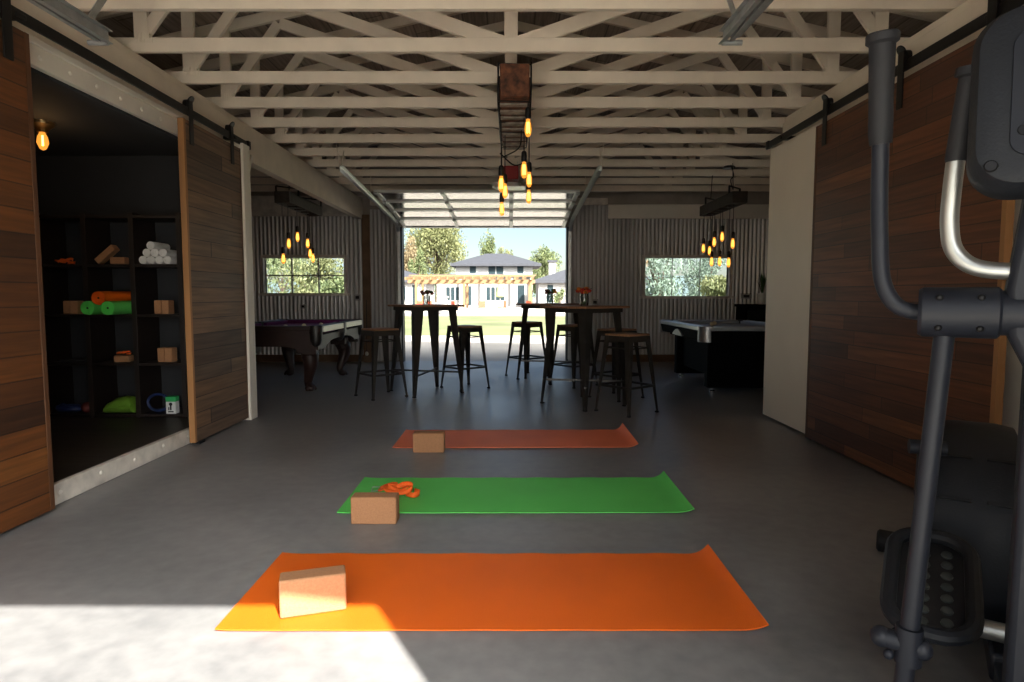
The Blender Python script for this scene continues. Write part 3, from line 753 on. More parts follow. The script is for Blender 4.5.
# ------------------------------------------------------------------ shelf unit in the storage room
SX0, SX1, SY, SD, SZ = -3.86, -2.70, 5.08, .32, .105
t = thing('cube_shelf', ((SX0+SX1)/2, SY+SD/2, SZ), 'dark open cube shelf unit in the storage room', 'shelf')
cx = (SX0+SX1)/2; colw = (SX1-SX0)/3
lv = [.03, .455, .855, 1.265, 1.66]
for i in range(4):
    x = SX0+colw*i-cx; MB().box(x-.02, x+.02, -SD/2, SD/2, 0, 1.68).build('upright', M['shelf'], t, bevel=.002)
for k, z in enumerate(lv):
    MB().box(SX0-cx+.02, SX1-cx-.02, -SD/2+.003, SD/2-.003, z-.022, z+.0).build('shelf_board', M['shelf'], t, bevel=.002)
def S(c, r, dx=0, dy=-.06):   # a spot on the shelf: column, row counted from the top
    return (SX0+colw*(c+.5)+dx, SY+SD/2+dy, SZ+lv[3-r]+.0015)
# top row
strap(S(0, 0, -.05), .75, 'red strap folded on the top left shelf', 4, group='straps on the shelf', buckle=False)
p = S(1, 0); cork_block((p[0]-.06, p[1], p[2]), (.19, .075, .055), 0, 'cork block leaning on edge on the top middle shelf', 'cork blocks on the shelf', ry=R(-40)).location = (p[0]-.05, p[1], p[2]+.062)
cork_block((p[0]+.085, p[1]-.085, p[2]), (.12, .065, .055), 0, 'cork block lying flat on the top middle shelf, beside the leaning one', 'cork blocks on the shelf')
def towel(loc, first=[None]):
    if first[0] is None:
        t = thing('rolled_towel', loc, 'x', 'towel', 'rolled white towels on the top right shelf')
        b = MB(); b.tube([(0, -.12, 0), (0, -.118, 0), (0, .12, 0)], [.026, .0325, .0325], 18); b.build('towel_roll', M['towel'], t)
        sp = MB(); pts = []
        for i in range(50):
            a = i*.42; r = .004+.0265*i/49; pts.append((r*math.cos(a), -.1215, r*math.sin(a)))
        sp.tube(pts, .002, 5); sp.build('coil_edge', M['towel'], t); first[0] = t; return t
    return dup(first[0], loc, 0, 'x')
p = S(2, 0, -.01, -.03); names = ['bottom row, far left', 'bottom row, second from left', 'bottom row, third from left', 'bottom row, far right']
r = .0335
for i in range(4): towel((p[0]+(i-1.5)*2*r, p[1], p[2]+r))['label'] = 'rolled white towel in the pyramid, '+names[i]
for i in range(3): towel((p[0]+(i-1)*2*r, p[1], p[2]+r+r*1.75))['label'] = 'rolled white towel in the pyramid, middle row, '+('left', 'centre', 'right')[i]
towel((p[0]-r, p[1], p[2]+r+r*3.50))['label'] = 'rolled white towel at the peak of the pyramid'
# second row
p = S(0, 1, .02); cork_block((p[0]-.031, p[1], p[2]), (.06, .09, .11), 0, 'left cork block of the upright pair on the second shelf, left column', 'cork blocks on the shelf')
cork_block((p[0]+.031, p[1], p[2]), (.06, .09, .11), 0, 'right cork block of the upright pair on the second shelf, left column', 'cork blocks on the shelf')
def rolled_mat(loc, rz, m, lab, r=.055, ln=.61):
    t = thing('rolled_yoga_mat', loc, lab, 'yoga mat', 'rolled yoga mats on the shelf', rz)
    b = MB(); b.tube([(0, 0, 0), (0, ln, 0)], r, 28, cap=False)
    # spiral ends
    pts = []; n = 110
    for i in range(n): a = i*.36; rr_ = .008+(r-.009)*i/(n-1); pts.append((rr_*math.cos(a), rr_*math.sin(a)))
    vs = []; 
    for (x, z) in pts: vs += [(x, .001, z), (x, ln-.001, z)]
    b.add(vs, [(2*i, 2*i+2, 2*i+3, 2*i+1) for i in range(n-1)])
    b.build('rolled_sheet', m, t)
    e = MB(); e.cyl((0, .006, 0), (0, ln-.006, 0), r*.97, n=28); e.build('roll_core', m, t)
    h = MB(); h.cyl((0, -.001, 0), (0, .02, 0), .007, n=12); h.build('hollow_shade', M['rubber'], t)  # solid dark plug, paints the shade inside the roll's open core
    return t
p = S(1, 1); z = p[2]+.056; zr = 0.0
rolled_mat((-3.345, 4.90, z), zr, M['mat_green'], 'rolled green yoga mat on the second shelf, left of the pair', ln=.48)
rolled_mat((-3.185, 4.90, z), zr, M['mat_green'], 'rolled green yoga mat on the second shelf, right of the pair', ln=.48)
rolled_mat((-3.268, 4.92, z+.079), zr, M['mat_orange'], 'rolled orange yoga mat lying on top of the two green rolls', ln=.48)
p = S(2, 1, .0); cork_block((p[0]-.031, p[1], p[2]), (.06, .09, .115), 0, 'left cork block of the upright pair on the second shelf, right column', 'cork blocks on the shelf')
cork_block((p[0]+.031, p[1], p[2]), (.06, .09, .115), 0, 'right cork block of the upright pair on the second shelf, right column', 'cork blocks on the shelf')
# third row
p = S(1, 2, .03); cork_block((p[0], p[1], p[2]), (.125, .08, .055), 0, 'cork block lying flat on the third shelf under a red strap', 'cork blocks on the shelf')
strap((p[0], p[1]-.01, p[2]+.058), .5, 'red strap folded on a cork block on the third shelf', 6, group='straps on the shelf', buckle=False)
p = S(2, 2, .01); cork_block((p[0]-.031, p[1], p[2]), (.06, .09, .12), 0, 'left cork block of the upright pair on the third shelf', 'cork blocks on the shelf')
cork_block((p[0]+.031, p[1], p[2]), (.06, .09, .12), 0, 'right cork block of the upright pair on the third shelf', 'cork blocks on the shelf')
p = S(0, 2, .02)
tt = thing('exercise_ring', (p[0], p[1], p[2]+.012), 'dark flat exercise ring lying on the third shelf, left column', 'exercise ring')
pts = [(.11*math.cos(a*.2618), .09*math.sin(a*.2618), 0) for a in range(25)]
MB().tube(pts, .011, 8, cap=False).build('ring', M['rubber'], tt)
MB().box(.085, .135, -.03, .03, -.011, .014).build('handle_pad', M['padgrey'], tt, bevel=.004)
# bottom row
p = S(0, 3)
tt = thing('blue_sack', (p[0]-.04, p[1]-.02, p[2]), 'crumpled blue bag on the bottom left shelf', 'bag')
b = MB(); b.sphere((0, 0, .035), 1., 9, (.11, .08, .034)); b.sphere((-.05, -.01, .038), 1, 8, (.06, .05, .036)); b.build('bag_body', M['bluecloth'], tt)
MB().tube(smooth_path([(-.06, -.03, .05), (-.02, -.06, .085), (.05, -.05, .05)]), .006, 6).build('handle', M['bluecloth'], tt)
o = MB().sphere((0, 0, 0), .045, 12).build('exercise_ball', M['redball']); o.location = (p[0]+.115, p[1]-.04, p[2]+.045); tag(o, 'small dull red ball on the bottom left shelf', 'ball')
p = S(1, 3)
tt = thing('green_bag', (p[0]+.03, p[1]-.04, p[2]), 'lime green mat bag slumped on the bottom middle shelf', 'bag')
b = MB(); vs = []; fs = []; n1, n2 = 14, 18
prof = [(-.13, .03), (-.125, .06), (-.10, .09), (-.04, .125), (.03, .14), (.08, .135), (.105, .10), (.118, .05), (.12, .03)]
for (x, h) in prof:
    for k in range(n2): a = math.pi*2*k/n2; vs.append((x, .085*math.cos(a)*min(1, h*14), max(0, h*(.5+.5*math.sin(a))+.002)))
for i in range(len(prof)-1):
    for k in range(n2): fs.append((i*n2+k, i*n2+(k+1) % n2, (i+1)*n2+(k+1) % n2, (i+1)*n2+k))
fs += [tuple(range(n2)), tuple((len(prof)-1)*n2+k for k in range(n2))]
b.add(vs, fs); b.build('bag_body', M['greenbag'], tt)
MB().tube(smooth_path([(-.1, -.05, .06), (-.03, -.09, .05), (.06, -.088, .075), (.12, -.05, .08)]), .006, 6).build('shoulder_strap', M['greenbag'], tt)
p = S(2, 3)
tt = thing('product_box', (p[0]+.07, p[1]-.06, p[2]), 'small green and white upright box on the bottom right shelf', 'box')
MB().box(-.04, .04, -.03, .03, 0, .10).build('carton', M['whitecard'], tt, bevel=.002)
MB().box(-.041, .041, -.031, .031, .10, .142).build('carton_top', M['greencard'], tt, bevel=.002)
b = MB(); b.lathe([(.014, 0), (.014, .0015)], n=16, mtx=Matrix.Translation((0, -.030, .08)) @ Matrix.Rotation(R(90), 4, 'X')); b.box(-.006, .006, -.032, -.030, .03, .07); b.box(-.022, .022, -.032, -.030, .012, .022); b.box(-.02, -.012, -.032, -.030, .03, .055)
b.build('printed_figure', M['console'], tt)
o = MB().tube([(.16*math.cos(a*.3)*.55, 0, .075+.07*math.sin(a*.3)) for a in range(22)], .012, 8, cap=False).build('exercise_hoop', M['bluecloth']); o.location = (p[0]-.07, p[1]-.02, p[2]+.008); tag(o, 'dark blue ring standing on the bottom right shelf', 'ring')

# ------------------------------------------------------------------ billiard tables
def pool_left():
    t = thing('billiard_table', (-2.72, 7.9, 0), 'dark carved billiard table with purple felt under the left chandelier', 'billiard table'); t.scale = (1, 1, .967)
    W, Lh, H = .60, 1.02, .80
    b = MB(); b.box(-W+.12, W-.12, -Lh+.12, Lh-.12, .69, .745); b.build('playing_bed', M['felt_purple'], t, smooth=False)
    for sx in (-1, 1):
        for (ya, yb) in ((-Lh+.12, -.05), (.05, Lh-.12)):
            x0, x1 = sorted((sx*(W-.02), sx*(W-.13)))
            r = MB().box(x0, x1, ya, yb, .745, H).build('side_rail', M['mahog'], t, bevel=.008)
            x0, x1 = sorted((sx*(W+.002), sx*(W-.02)))
            MB().box(x0, x1, ya+.0, yb-.0, .725, H-.004).build('rail_facing', M['railpale'], r, bevel=.004)
            x0, x1 = sorted((sx*(W-.13), sx*(W-.17)))
            MB().box(x0, x1, ya+.03, yb-.02, .745, H-.01).build('cushion', M['felt_purple'], r, bevel=.01)
    for sy in (-1, 1):
        y0, y1 = sorted((sy*(Lh-.02), sy*(Lh-.13)))
        r = MB().box(-W+.12, W-.12, y0, y1, .745, H).build('end_rail', M['mahog'], t, bevel=.008)
        y0, y1 = sorted((sy*(Lh-.13), sy*(Lh-.17)))
        MB().box(-W+.16, W-.16, y0, y1, .745, H-.01).build('cushion', M['felt_purple'], r, bevel=.01)
    # apron with an arched lower edge
    def arch(h0, h1, half):
        pts = [(-half, h1), (-half, h0)]
        for k in range(13):
            u = -1+2*k/12; pts.append((u*half*.72, h0+.09*(1-u**4)))
        return pts+[(half, h0), (half, h1)]
    for sy in (-1, 1):
        y0, y1 = sorted((sy*(Lh-.05), sy*(Lh-.09))); MB().prism(arch(.47, .745, W-.07), 'y', y0, y1).build('apron', M['mahog'], t, bevel=.004)
    for sx in (-1, 1):
        x0, x1 = sorted((sx*(W-.05), sx*(W-.09))); MB().prism(arch(.52, .69, Lh-.07), 'x', x0, x1).build('apron', M['mahog'], t, bevel=.004)
    # corner blocks and pockets
    for sx in (-1, 1):
        for sy in (-1, 0, 1):
            px, py = sx*(W-.07), sy*(Lh-.07)
            pk = MB().lathe([(.02, .56), (.045, .58), (.065, .64), (.07, .72), (.075, H+.004), (.06, H+.004), (.055, .74)], (px, py, 0), 18).build('pocket', M['leather'], t)
            if sy: MB().box(min(px-.06, px+.06), px+.06, py-.06, py+.06, .70, H-.006).build('corner_cap', M['mahog'], t, bevel=.02)
            else:
                x0, x1 = sorted((sx*(W+.01), sx*(W-.04))); MB().box(x0, x1, -.05, .05, .66, H+.002).build('pocket_iron', M['leather'], pk, bevel=.008)
    # cabriole legs with claw feet
    for sx in (-1, 1):
        for sy in (-1, 1):
            x, y = sx*(W-.26), sy*(Lh-.34)
            path = [(x, y, .50), (x+sx*.045, y+sy*.045, .42), (x+sx*.05, y+sy*.05, .32), (x+sx*.02, y+sy*.02, .2), (x, y, .1), (x+sx*.03, y+sy*.03, .045), (x+sx*.045, y+sy*.045, .03)]
            rad = [.085, .10, .08, .058, .045, .05, .045]
            l = MB().tube(smooth_path(path, 5), [rad[min(6, int(i/5))]*(1-(i % 5)/5)+rad[min(6, int(i/5)+1)]*((i % 5)/5) for i in range(31)], 14).build('leg', M['mahog'], t)
            b = MB(); b.sphere((x+sx*.03, y+sy*.03, .04), .058, 8, (1, 1, .7))
            for a in (-.6, 0, .6):
                an = math.atan2(sy, sx)+a; b.tube(smooth_path([(x, y, .09), (x+.07*math.cos(an), y+.07*math.sin(an), .06), (x+.10*math.cos(an), y+.10*math.sin(an), .014)], 4), .016, 7)
            b.build('claw_foot', M['mahog'], l)
            MB().box(x-.10, x+.10, y-.10, y+.10, .46, .56).build('leg_block', M['mahog'], t, bevel=.01)
    MB().box(-W+.09, W-.09, -Lh+.09, Lh-.09, .60, .69).build('frame', M['mahog'], t, smooth=False)
    for k in range(3):
        o = MB().sphere((0, 0, 0), .028, 10).build('billiard_ball', M['ball']); o.location = (-2.62+.13*k, 7.2+.25*k, (.745*.967)+.0295)
        tag(o, ('pale ball nearest the front rail of the purple table', 'pale ball in the middle of the purple table', 'pale ball farthest back on the purple table')[k], 'ball', 'balls on the purple table')
pool_left()
def pool_right():
    t = thing('billiard_table', (2.70, 7.75, 0), 'modern black billiard table with grey top rails and chrome corners, on the right', 'billiard table')
    W, Lh, H = .62, .98, .77
    MB().box(-W+.11, W-.11, -Lh+.11, Lh-.11, .68, .725).build('playing_bed', M['felt_grey'], t, smooth=False)
    for sx in (-1, 1):
        x0, x1 = sorted((sx*W, sx*(W-.12)))
        r = MB().prism([(x0, H), (x1, H), (x1, .725), (x0, .725)], 'y', -Lh+.1, Lh-.1).build('side_rail', M['railgrey'], t, bevel=.006)
        x0, x1 = sorted((sx*(W-.12), sx*(W-.155))); MB().box(x0, x1, -Lh+.17, Lh-.17, .725, H-.008).build('cushion', M['felt_grey'], r, bevel=.008)
        # side apron tapering inward
        MB().prism([(sx*W, .725), (sx*(W-.1), .725), (sx*(W-.12), .62), (sx*(W-.03), .62)], 'y', -Lh+.1, Lh-.1).build('apron', M['blacklam'], t, bevel=.004)
        pts = [(-.22+.44*k/12, .622+.075*(1-((k-6)/6)**2)) for k in range(13)]
        x0, x1 = sorted((sx*(W-.025), sx*(W+.004))); MB().prism(pts, 'x', x0, x1).build('ball_return_badge', M['pewter'], t)
    for sy in (-1, 1):
        y0, y1 = sorted((sy*Lh, sy*(Lh-.12)))
        r = MB().box(-W+.1, W-.1, y0, y1, .725, H).build('end_rail', M['railgrey'], t, bevel=.006)
        y0, y1 = sorted((sy*(Lh-.12), sy*(Lh-.155))); MB().box(-W+.16, W-.16, y0, y1, .725, H-.008).build('cushion', M['felt_grey'], r, bevel=.008)
        MB().prism([(sy*Lh, .725), (sy*(Lh-.1), .725), (sy*(Lh-.12), .6), (sy*(Lh-.03), .6)], 'x', -W+.1, W-.1).build('apron', M['blacklam'], t, bevel=.004)
        for sx in (-1, 1):
            arc = []
            cx_, cy_ = sx*(W-.11), sy*(Lh-.11)
            for k in range(9):
                a = k/8*math.pi/2; arc.append((cx_+sx*.115*math.cos(a), cy_+sy*.115*math.sin(a)))
            poly = [(cx_, cy_)]+arc
            MB().prism(poly, 'z', .60, H+.004).build('corner_cap', M['pewter'], t, bevel=.003)
            MB().lathe([(.03, .62), (.055, .66), (.058, H+.006), (.045, H+.006)], (cx_+sx*.0, cy_+sy*.0, 0), 18).build('pocket', M['leather'], t)
    for s in (-1, 1):
        y0, y1 = sorted((s*(Lh-.38), s*(Lh-.26)))
        MB().box(-W+.16, W-.16, y0, y1, .06, .62).build('pedestal_leg', M['blacklam'], t, bevel=.01)
        for sx in (-1, 1):
            MB().lathe([(.035, 0), (.035, .02), (.018, .03), (.018, .065)], (sx*(W-.24), (y0+y1)/2, 0), 14).build('levelling_foot', M['chrome'], t)
    MB().box(-W+.24, W-.24, -Lh+.38, Lh-.38, .18, .55).build('centre_panel', M['blacklam'], t, smooth=False)
    MB().box(-W+.13, W-.13, -Lh+.13, Lh-.13, .58, .68).build('frame', M['blacklam'], t, smooth=False)
    for k, (x, y) in enumerate(((2.56, 7.9), (2.66, 8.1))):
        o = MB().sphere((0, 0, 0), .028, 10).build('billiard_ball', M['ball']); o.location = (x, y, .725+.0295)
        tag(o, ('nearer pale ball on the grey billiard table', 'farther pale ball on the grey billiard table')[k], 'ball', 'balls on the grey table')
pool_right()
# black cabinet, plant, outlets
t = thing('low_cabinet', (3.98, 10.1, 0), 'low black cabinet against the rear wall behind the right billiard table', 'cabinet')
MB().box(-.24, .30, -.2, .22, .04, .93).build('body', M['blacklam'], t, bevel=.006)
MB().box(-.27, .33, -.22, .22, .93, .97).build('top', M['blacklam'], t, bevel=.004)
d = MB().box(-.21, .27, -.22, -.2, .1, .88).build('glass_door', M['housewin'], t, bevel=.003)
MB().cyl((-.17, -.24, .4), (-.17, -.24, .6), .006, n=8).build('handle', M['chrome'], d)
for s in (-1, 1): MB().box(s*.22+.03-.02, s*.22+.03+.02, -.18, .2, 0, .04).build('foot', M['rubber'], t)
t = thing('potted_plant', (4.08, 10.1, .97), 'small spiky dark potted plant on the black cabinet', 'plant')
MB().lathe([(.06, 0), (.075, .10), (.08, .18), (.065, .18), (.06, .16)], n=20).build('pot', M['whitemetal'], t)
b = MB()
for k in range(46):
    a = rnd.uniform(0, 6.28); l = rnd.uniform(.22, .40); sp = rnd.uniform(.02, .11)
    e = Vector((math.cos(a), math.sin(a), 0)); sd = Vector((-math.sin(a), math.cos(a), 0))*.010; c = Vector((0, 0, .15))
    m1 = c+e*sp*.5+Vector((0, 0, l*.6)); b.add([c-sd*.6, c+sd*.6, m1+sd, c+e*sp+Vector((0, 0, l)), m1-sd], [(0, 1, 2, 3, 4)])
b.build('foliage', M['stem'], t)
def outlet(x, z, lab, w=.055, h=.05):
    t = thing('wall_outlet', (x, YB-.012, z), lab, 'outlet', 'electrical boxes on the rear wall')
    MB().box(-w, w, -.035, 0, -h, h).build('cover_plate', M['outlet'], t, bevel=.006)
    MB().box(-w*.55, w*.55, -.038, -.034, -h*.5, h*.5).build('socket', M['rubber'], t, bevel=.002)
outlet(-2.56, 1.08, 'grey outlet box right of the left rear window')
outlet(-3.47, .93, 'grey outlet box under the left rear window', .04, .035)
outlet(1.40, 1.00, 'grey outlet box on the corrugated wall right of the roll-up door')
outlet(3.92, 1.10, 'black double switch box right of the right rear window', .09, .045)
t = thing('plug_adapter', (-2.40, YB-.12, .14), 'small pale plug hanging low on the brown post', 'plug')
MB().lathe([(.015, -.03), (.03, -.015), (.028, .02), (.012, .04)], n=14).build('plug_body', M['whitemetal'], t)
MB().tube(smooth_path([(0, .0, .04), (.0, .02, .4), (0, .025, .9)]), .006, 6).build('cord', M['black'], t)

# ------------------------------------------------------------------ elliptical trainer
E_ = thing('elliptical_trainer', (1.05, 1.15, 0), 'dark grey elliptical trainer at the right edge with a silver fixed handlebar', 'exercise machine', rz=R(-34))
def fill(path, k=8): return smooth_path(path, k)
# frame
b = MB(); b.box(-.04, .04, .0, 1.62, .05, .12); b.tube([(0, 0, .1), (0, .02, .5), (0, .0, 1.0), (0, -.01, 1.10)], [.055, .05, .045, .045], 16)
b.build('frame', M['tube_dark'], E_, bevel=.006)
for y in (0, 1.62):
    hw = .3 if y == 0 else .34; y = y if y == 0 else 1.56
    s = MB().cyl((-hw+.06, y, .045), (hw-.06, y, .045), .034, n=18).build('stabilizer', M['tube_dark'], E_)
    for sx in (-1, 1): MB().tube([(sx*(hw-.065), y, .047), (sx*(hw-.06), y, .047), (sx*(hw+.03), y, .047), (sx*(hw+.038), y, .047)], [.038, .047, .047, .038], 20).build('end_cap', M['rubber'], s)
# upper mast + neck
b = MB(); b.tube(fill([(0, -.01, 1.05), (0, -.005, 1.2), (0, .0, 1.36), (0, .005, 1.48)]), .04, 16)
b.prism([(-.075, .10), (.075, .10), (.072, .98), (.10, 1.04), (.107, 1.13), (.084, 1.34), (.08, 1.42), (-.08, 1.42), (-.084, 1.34), (-.107, 1.13), (-.10, 1.04), (-.072, .98)], 'y', -.035, .035)
b.build('mast', M['tube_dark'], E_, bevel=.012)
# cross tube / pivot hub
h = MB(); h.cyl((-.20, .0, 1.085), (.20, .0, 1.085), .044, n=28); hb = h.build('pivot_tube', M['tube_dark'], E_, bevel=.002)
for sx in (-1, 1):
    c = MB(); c.tube([(sx*.112, 0, 1.085), (sx*.117, 0, 1.085), (sx*.240, 0, 1.085), (sx*.247, 0, 1.085)], [.046, .051, .051, .046], 28)
    c.build('pivot_sleeve', M['tube_dark'], hb)
    sc_ = MB()
    for u in (.145, .212):
        for dz in (-.03, .03): sc_.sphere((sx*u, -.041, 1.085+dz), .007, 6)
    sc_.build('bolt', M['black'], hb)
for sx in (-1, 1):
    a = MB(); P = fill([(sx*.22, .0, 1.085), (sx*.262, .0, 1.087), (sx*.292, -.0, 1.105), (sx*.314, .0, 1.155), (sx*.322, .0, 1.25), (sx*.326, .0, 1.35), (sx*.327, -.010, 1.44), (sx*.329, -.02, 1.53)])
    a.tube(P, .0165, 16); arm = a.build('moving_handlebar', M['tube_dark'], E_)
    g = MB(); g.tube([(sx*.327, -.007, 1.435), (sx*.328, -.010, 1.455), (sx*.329, -.02, 1.53), (sx*.330, -.03, 1.63), (sx*.330, -.031, 1.635), (sx*.330, -.032, 1.65), (sx*.330, -.033, 1.655)], [.021, .023, .023, .0245, .031, .031, .026], 20)
    g.build('grip', M['rubber'], arm)
    # lower swing arm
    l = MB(); l.tube([(sx*.20, .0, 1.05), (sx*.235, -.01, .40), (sx*.244, -.012, .22)], .0185, 16); lo = l.build('swing_arm', M['tube_dark'], E_)
    k = MB(); k.cyl((sx*.285, -.01, .378), (sx*.215, -.01, .375), .021, n=16); k.sphere((sx*.285, -.01, .378), .023, 8); k.cyl((sx*.235, -.01, .335), (sx*.235, -.01, .415), .026, n=16); k.sphere((sx*.27, -.02, .347), .011, 6); k.sphere((sx*.212, -.01, .372), .022, 8)
    k.build('pivot_joint', M['tube_dark'], lo)
    # pedal link from the joint to the crank
    pl_ = MB(); pl_.tube([(sx*.25, .0, .385), (sx*.235, .2, .31), (sx*.215, .5, .35), (sx*.215, .76, .40)], .02, 12); pk = pl_.build('pedal_link', M['tube_dark'], E_)
    # pedal: rounded tray with rim and studs
    T_ = Matrix.Translation((sx*.196, .355, .365)) @ Matrix.Rotation(R(22), 4, 'X')
    def outline(hx, hy, r_, n=6, hyf=None):
        pts = []
        for (cx_, cy_, a0) in ((hx-r_, hy-r_, 0), (-hx+r_, hy-r_, 90), (-hx+r_, -hy+r_, 180), (hx-r_, -hy+r_, 270)):
            for q in range(n+1): a_ = R(a0+90*q/n); pts.append((cx_+r_*math.cos(a_), cy_+r_*math.sin(a_)))
        return pts
    ol = outline(.085, .170, .07)
    p1 = MB(); n = len(ol)
    p1.add([(x, y, -.012) for x, y in ol]+[(x, y, .004) for x, y in ol], [tuple(range(n)), tuple(range(n, 2*n))]+[(i, (i+1) % n, n+(i+1) % n, n+i) for i in range(n)], T_)
    ped = p1.build('pedal', M['rubber'], E_)
    rim = MB(); rp = [T_ @ Vector((x*1.04, y*1.03, .022)) for x, y in ol]; rim.tube(rp+[rp[0]], .019, 10, cap=False); rim.build('pedal_rim', M['console'], ped)
    sd = MB()
    for i in range(2):
        for j in range(7): sd.lathe([(.014, 0), (.013, .004), (.008, .006)], n=12, mtx=T_ @ Matrix.Translation((-.015+.050*i, -.125+j*.040+.012*i, .004)))
    sd.build('tread_pattern', M['padgrey'], ped)
    # crank link at the wheel
    ck = MB(); ck.tube([(sx*.225, .66, .67), (sx*.23, .68, .52), (sx*.215, .72, .38)], .015, 12); ck.cyl((sx*.17, .68, .665), (sx*.262, .66, .665), .022, n=16)
    ck.build('crank_arm', M['tube_dark'], E_)
# flywheel housing
b = MB(); pr = []; Rr = .335; cy_, cz_ = .98, .365
vs = []; fs = []; nseg = 40; cross = [(-.125, .86), (-.135, .94), (-.125, .98), (-.06, 1.0), (.06, 1.0), (.115, .975), (.128, .90), (.12, .80)]
for k in range(nseg):
    a = 2*math.pi*k/nseg
    for (xx, rf) in cross: vs.append((xx*.86, cy_+Rr*rf*math.cos(a)*1.05, cz_+Rr*rf*math.sin(a)))
nc = len(cross)
for k in range(nseg):
    for q in range(nc-1): fs.append((k*nc+q, ((k+1) % nseg)*nc+q, ((k+1) % nseg)*nc+q+1, k*nc+q+1))
fs.append(tuple(k*nc for k in range(nseg))); fs.append(tuple(k*nc+nc-1 for k in range(nseg-1, -1, -1)))
b.add(vs, fs); hs = b.build('flywheel_housing', M['console'], E_, loc=(-.085, 0, 0))
for sx in (-1, 1): MB().tube([(sx*.10, cy_, cz_), (sx*.14, cy_, cz_), (sx*.15, cy_, cz_)], [.20, .19, .06], 32).build('crank_disc', M['tube_dark'], hs)
for s in (-1, 1):
    for dg in (128, 152):
        a = R(dg); c = Vector((0, cy_+Rr*1.05*math.cos(a), cz_+Rr*math.sin(a))); tg = Vector((0, -math.sin(a), math.cos(a))); nr = Vector((0, math.cos(a), math.sin(a)))
        MB().bar(c+Vector((s*.018, 0, 0)), c+Vector((s*.10, 0, 0)), .009, .010, nr).build('vent_slot', M['black'], hs, bevel=.001)
MB().box(-.05, .05, .55, 1.4, .06, .14).build('rear_frame', M['tube_dark'], E_, bevel=.01)
MB().tube([(-.13, .56, .20), (.0, .56, .20), (.13, .56, .20)], .026, 16).build('transport_tube', M['tube_silver'], E_)
# fixed silver handlebar
P = fill([(.0, .0, 1.165), (-.09, .0, 1.165), (-.155, .005, 1.175), (-.190, .01, 1.208), (-.201, .01, 1.26), (-.200, .005, 1.33), (-.195, .0, 1.41)])
fb = MB().tube(P, .0165, 18).build('fixed_handlebar', M['tube_silver'], E_)
MB().tube([(-.195, .0, 1.385), (-.195, -.0, 1.39), (-.189, -.010, 1.46), (-.181, -.02, 1.54), (-.181, -.021, 1.545), (-.181, -.023, 1.56)], [.019, .0205, .0195, .019, .026, .024], 18).build('grip', M['rubber'], fb)
P = [(-x, y, z) for x, y, z in P]
fb = MB().tube(P, .0165, 18).build('fixed_handlebar', M['tube_silver'], E_)
MB().tube([(.195, .0, 1.385), (.195, -.0, 1.39), (.189, -.010, 1.46), (.181, -.02, 1.54), (.181, -.021, 1.545), (.181, -.023, 1.56)], [.019, .0205, .0195, .019, .026, .024], 18).build('grip', M['rubber'], fb)
# console seen from its back
T_ = Matrix.Translation((-.012, -.045, 1.472)) @ Matrix.Rotation(R(-8), 4, 'X')
def rr_outline(hx, hz, r_, n=8):
    pts = []
    for (cx_, cz2, a0) in ((hx-r_, hz-r_, 0), (-hx+r_, hz-r_, 90), (-hx+r_, -hz+r_, 180), (hx-r_, -hz+r_, 270)):
        for q in range(n+1): a_ = R(a0+90*q/n); pts.append((cx_+r_*math.cos(a_), cz2+r_*math.sin(a_)))
    return pts
lay = [(-.052, .145, .148, .06), (-.048, .158, .162, .07), (-.02, .168, .172, .07), (.03, .168, .172, .07), (.045, .16, .165, .065)]
vs = []; fs = []; n = 36
for (yy, hx, hz, r_) in lay: vs += [(x, yy, z) for x, z in rr_outline(hx, hz, r_)]
for i in range(len(lay)-1):
    for k in range(n): fs.append((i*n+k, i*n+(k+1) % n, (i+1)*n+(k+1) % n, (i+1)*n+k))
fs += [tuple(range(n)), tuple((len(lay)-1)*n+k for k in range(n))]
co = MB().add(vs, fs, T_).build('console', M['console'], E_)
b = MB(); ol = rr_outline(.11, .115, .03, 8); n = len(ol)
b.add([(x, -.056, z) for x, z in ol]+[(x, -.05, z) for x, z in ol], [tuple(range(n)), tuple(range(n, 2*n))]+[(i, (i+1) % n, n+(i+1) % n, n+i) for i in range(n)], T_)
b.build('back_plate', M['tube_dark'], co, bevel=.001)
b = MB()
for (x, z) in ((-.09, -.07), (-.135, -.13), (.09, -.07), (.135, -.13), (-.06, .13), (.06, .13)): b.lathe([(.011, 0), (.009, .003), (.004, .003)], n=12, mtx=T_ @ Matrix.Translation((x, -.055, z)) @ Matrix.Rotation(R(90), 4, 'X'))
b.build('back_screws', M['black'], co)
b = MB(); b.add([(x, .047, z) for x, z in rr_outline(.12, .1, .02)], [tuple(range(36))], T_); b.build('screen', M['housewin'], co)
MB().tube(fill([(-.05, -.05, 1.31), (-.055, -.055, 1.27), (-.03, -.06, 1.245), (.0, -.05, 1.24)]), .004, 6).build('cable', M['galv'], co)

# ------------------------------------------------------------------ outdoors
struct(MB().box(-300, 300, -300, 400, -.3, -.11).build('ground', M['gravel'], smooth=False), 'open ground around the building')
struct(MB().box(-60, 60, 10.5, 17.2, -.11, -.01).build('ground_apron_rear', M['slab'], smooth=False), 'pale concrete drive behind the roll-up door')
struct(MB().box(-25, 25, -25, YF, -.11, -.01).build('ground_apron_front', M['slab_front'], smooth=False))
b = MB(); b.box(-70, 70, 17.2, 34, -.11, -.03)
lw = b.build('lawn', M['lawn'], smooth=False); tag(lw, 'green lawn beyond the doorway', 'lawn', kind='stuff')
struct(MB().box(-70, 70, 34, 130, -.11, .02).build('ground_patio', M['patio'], smooth=False))

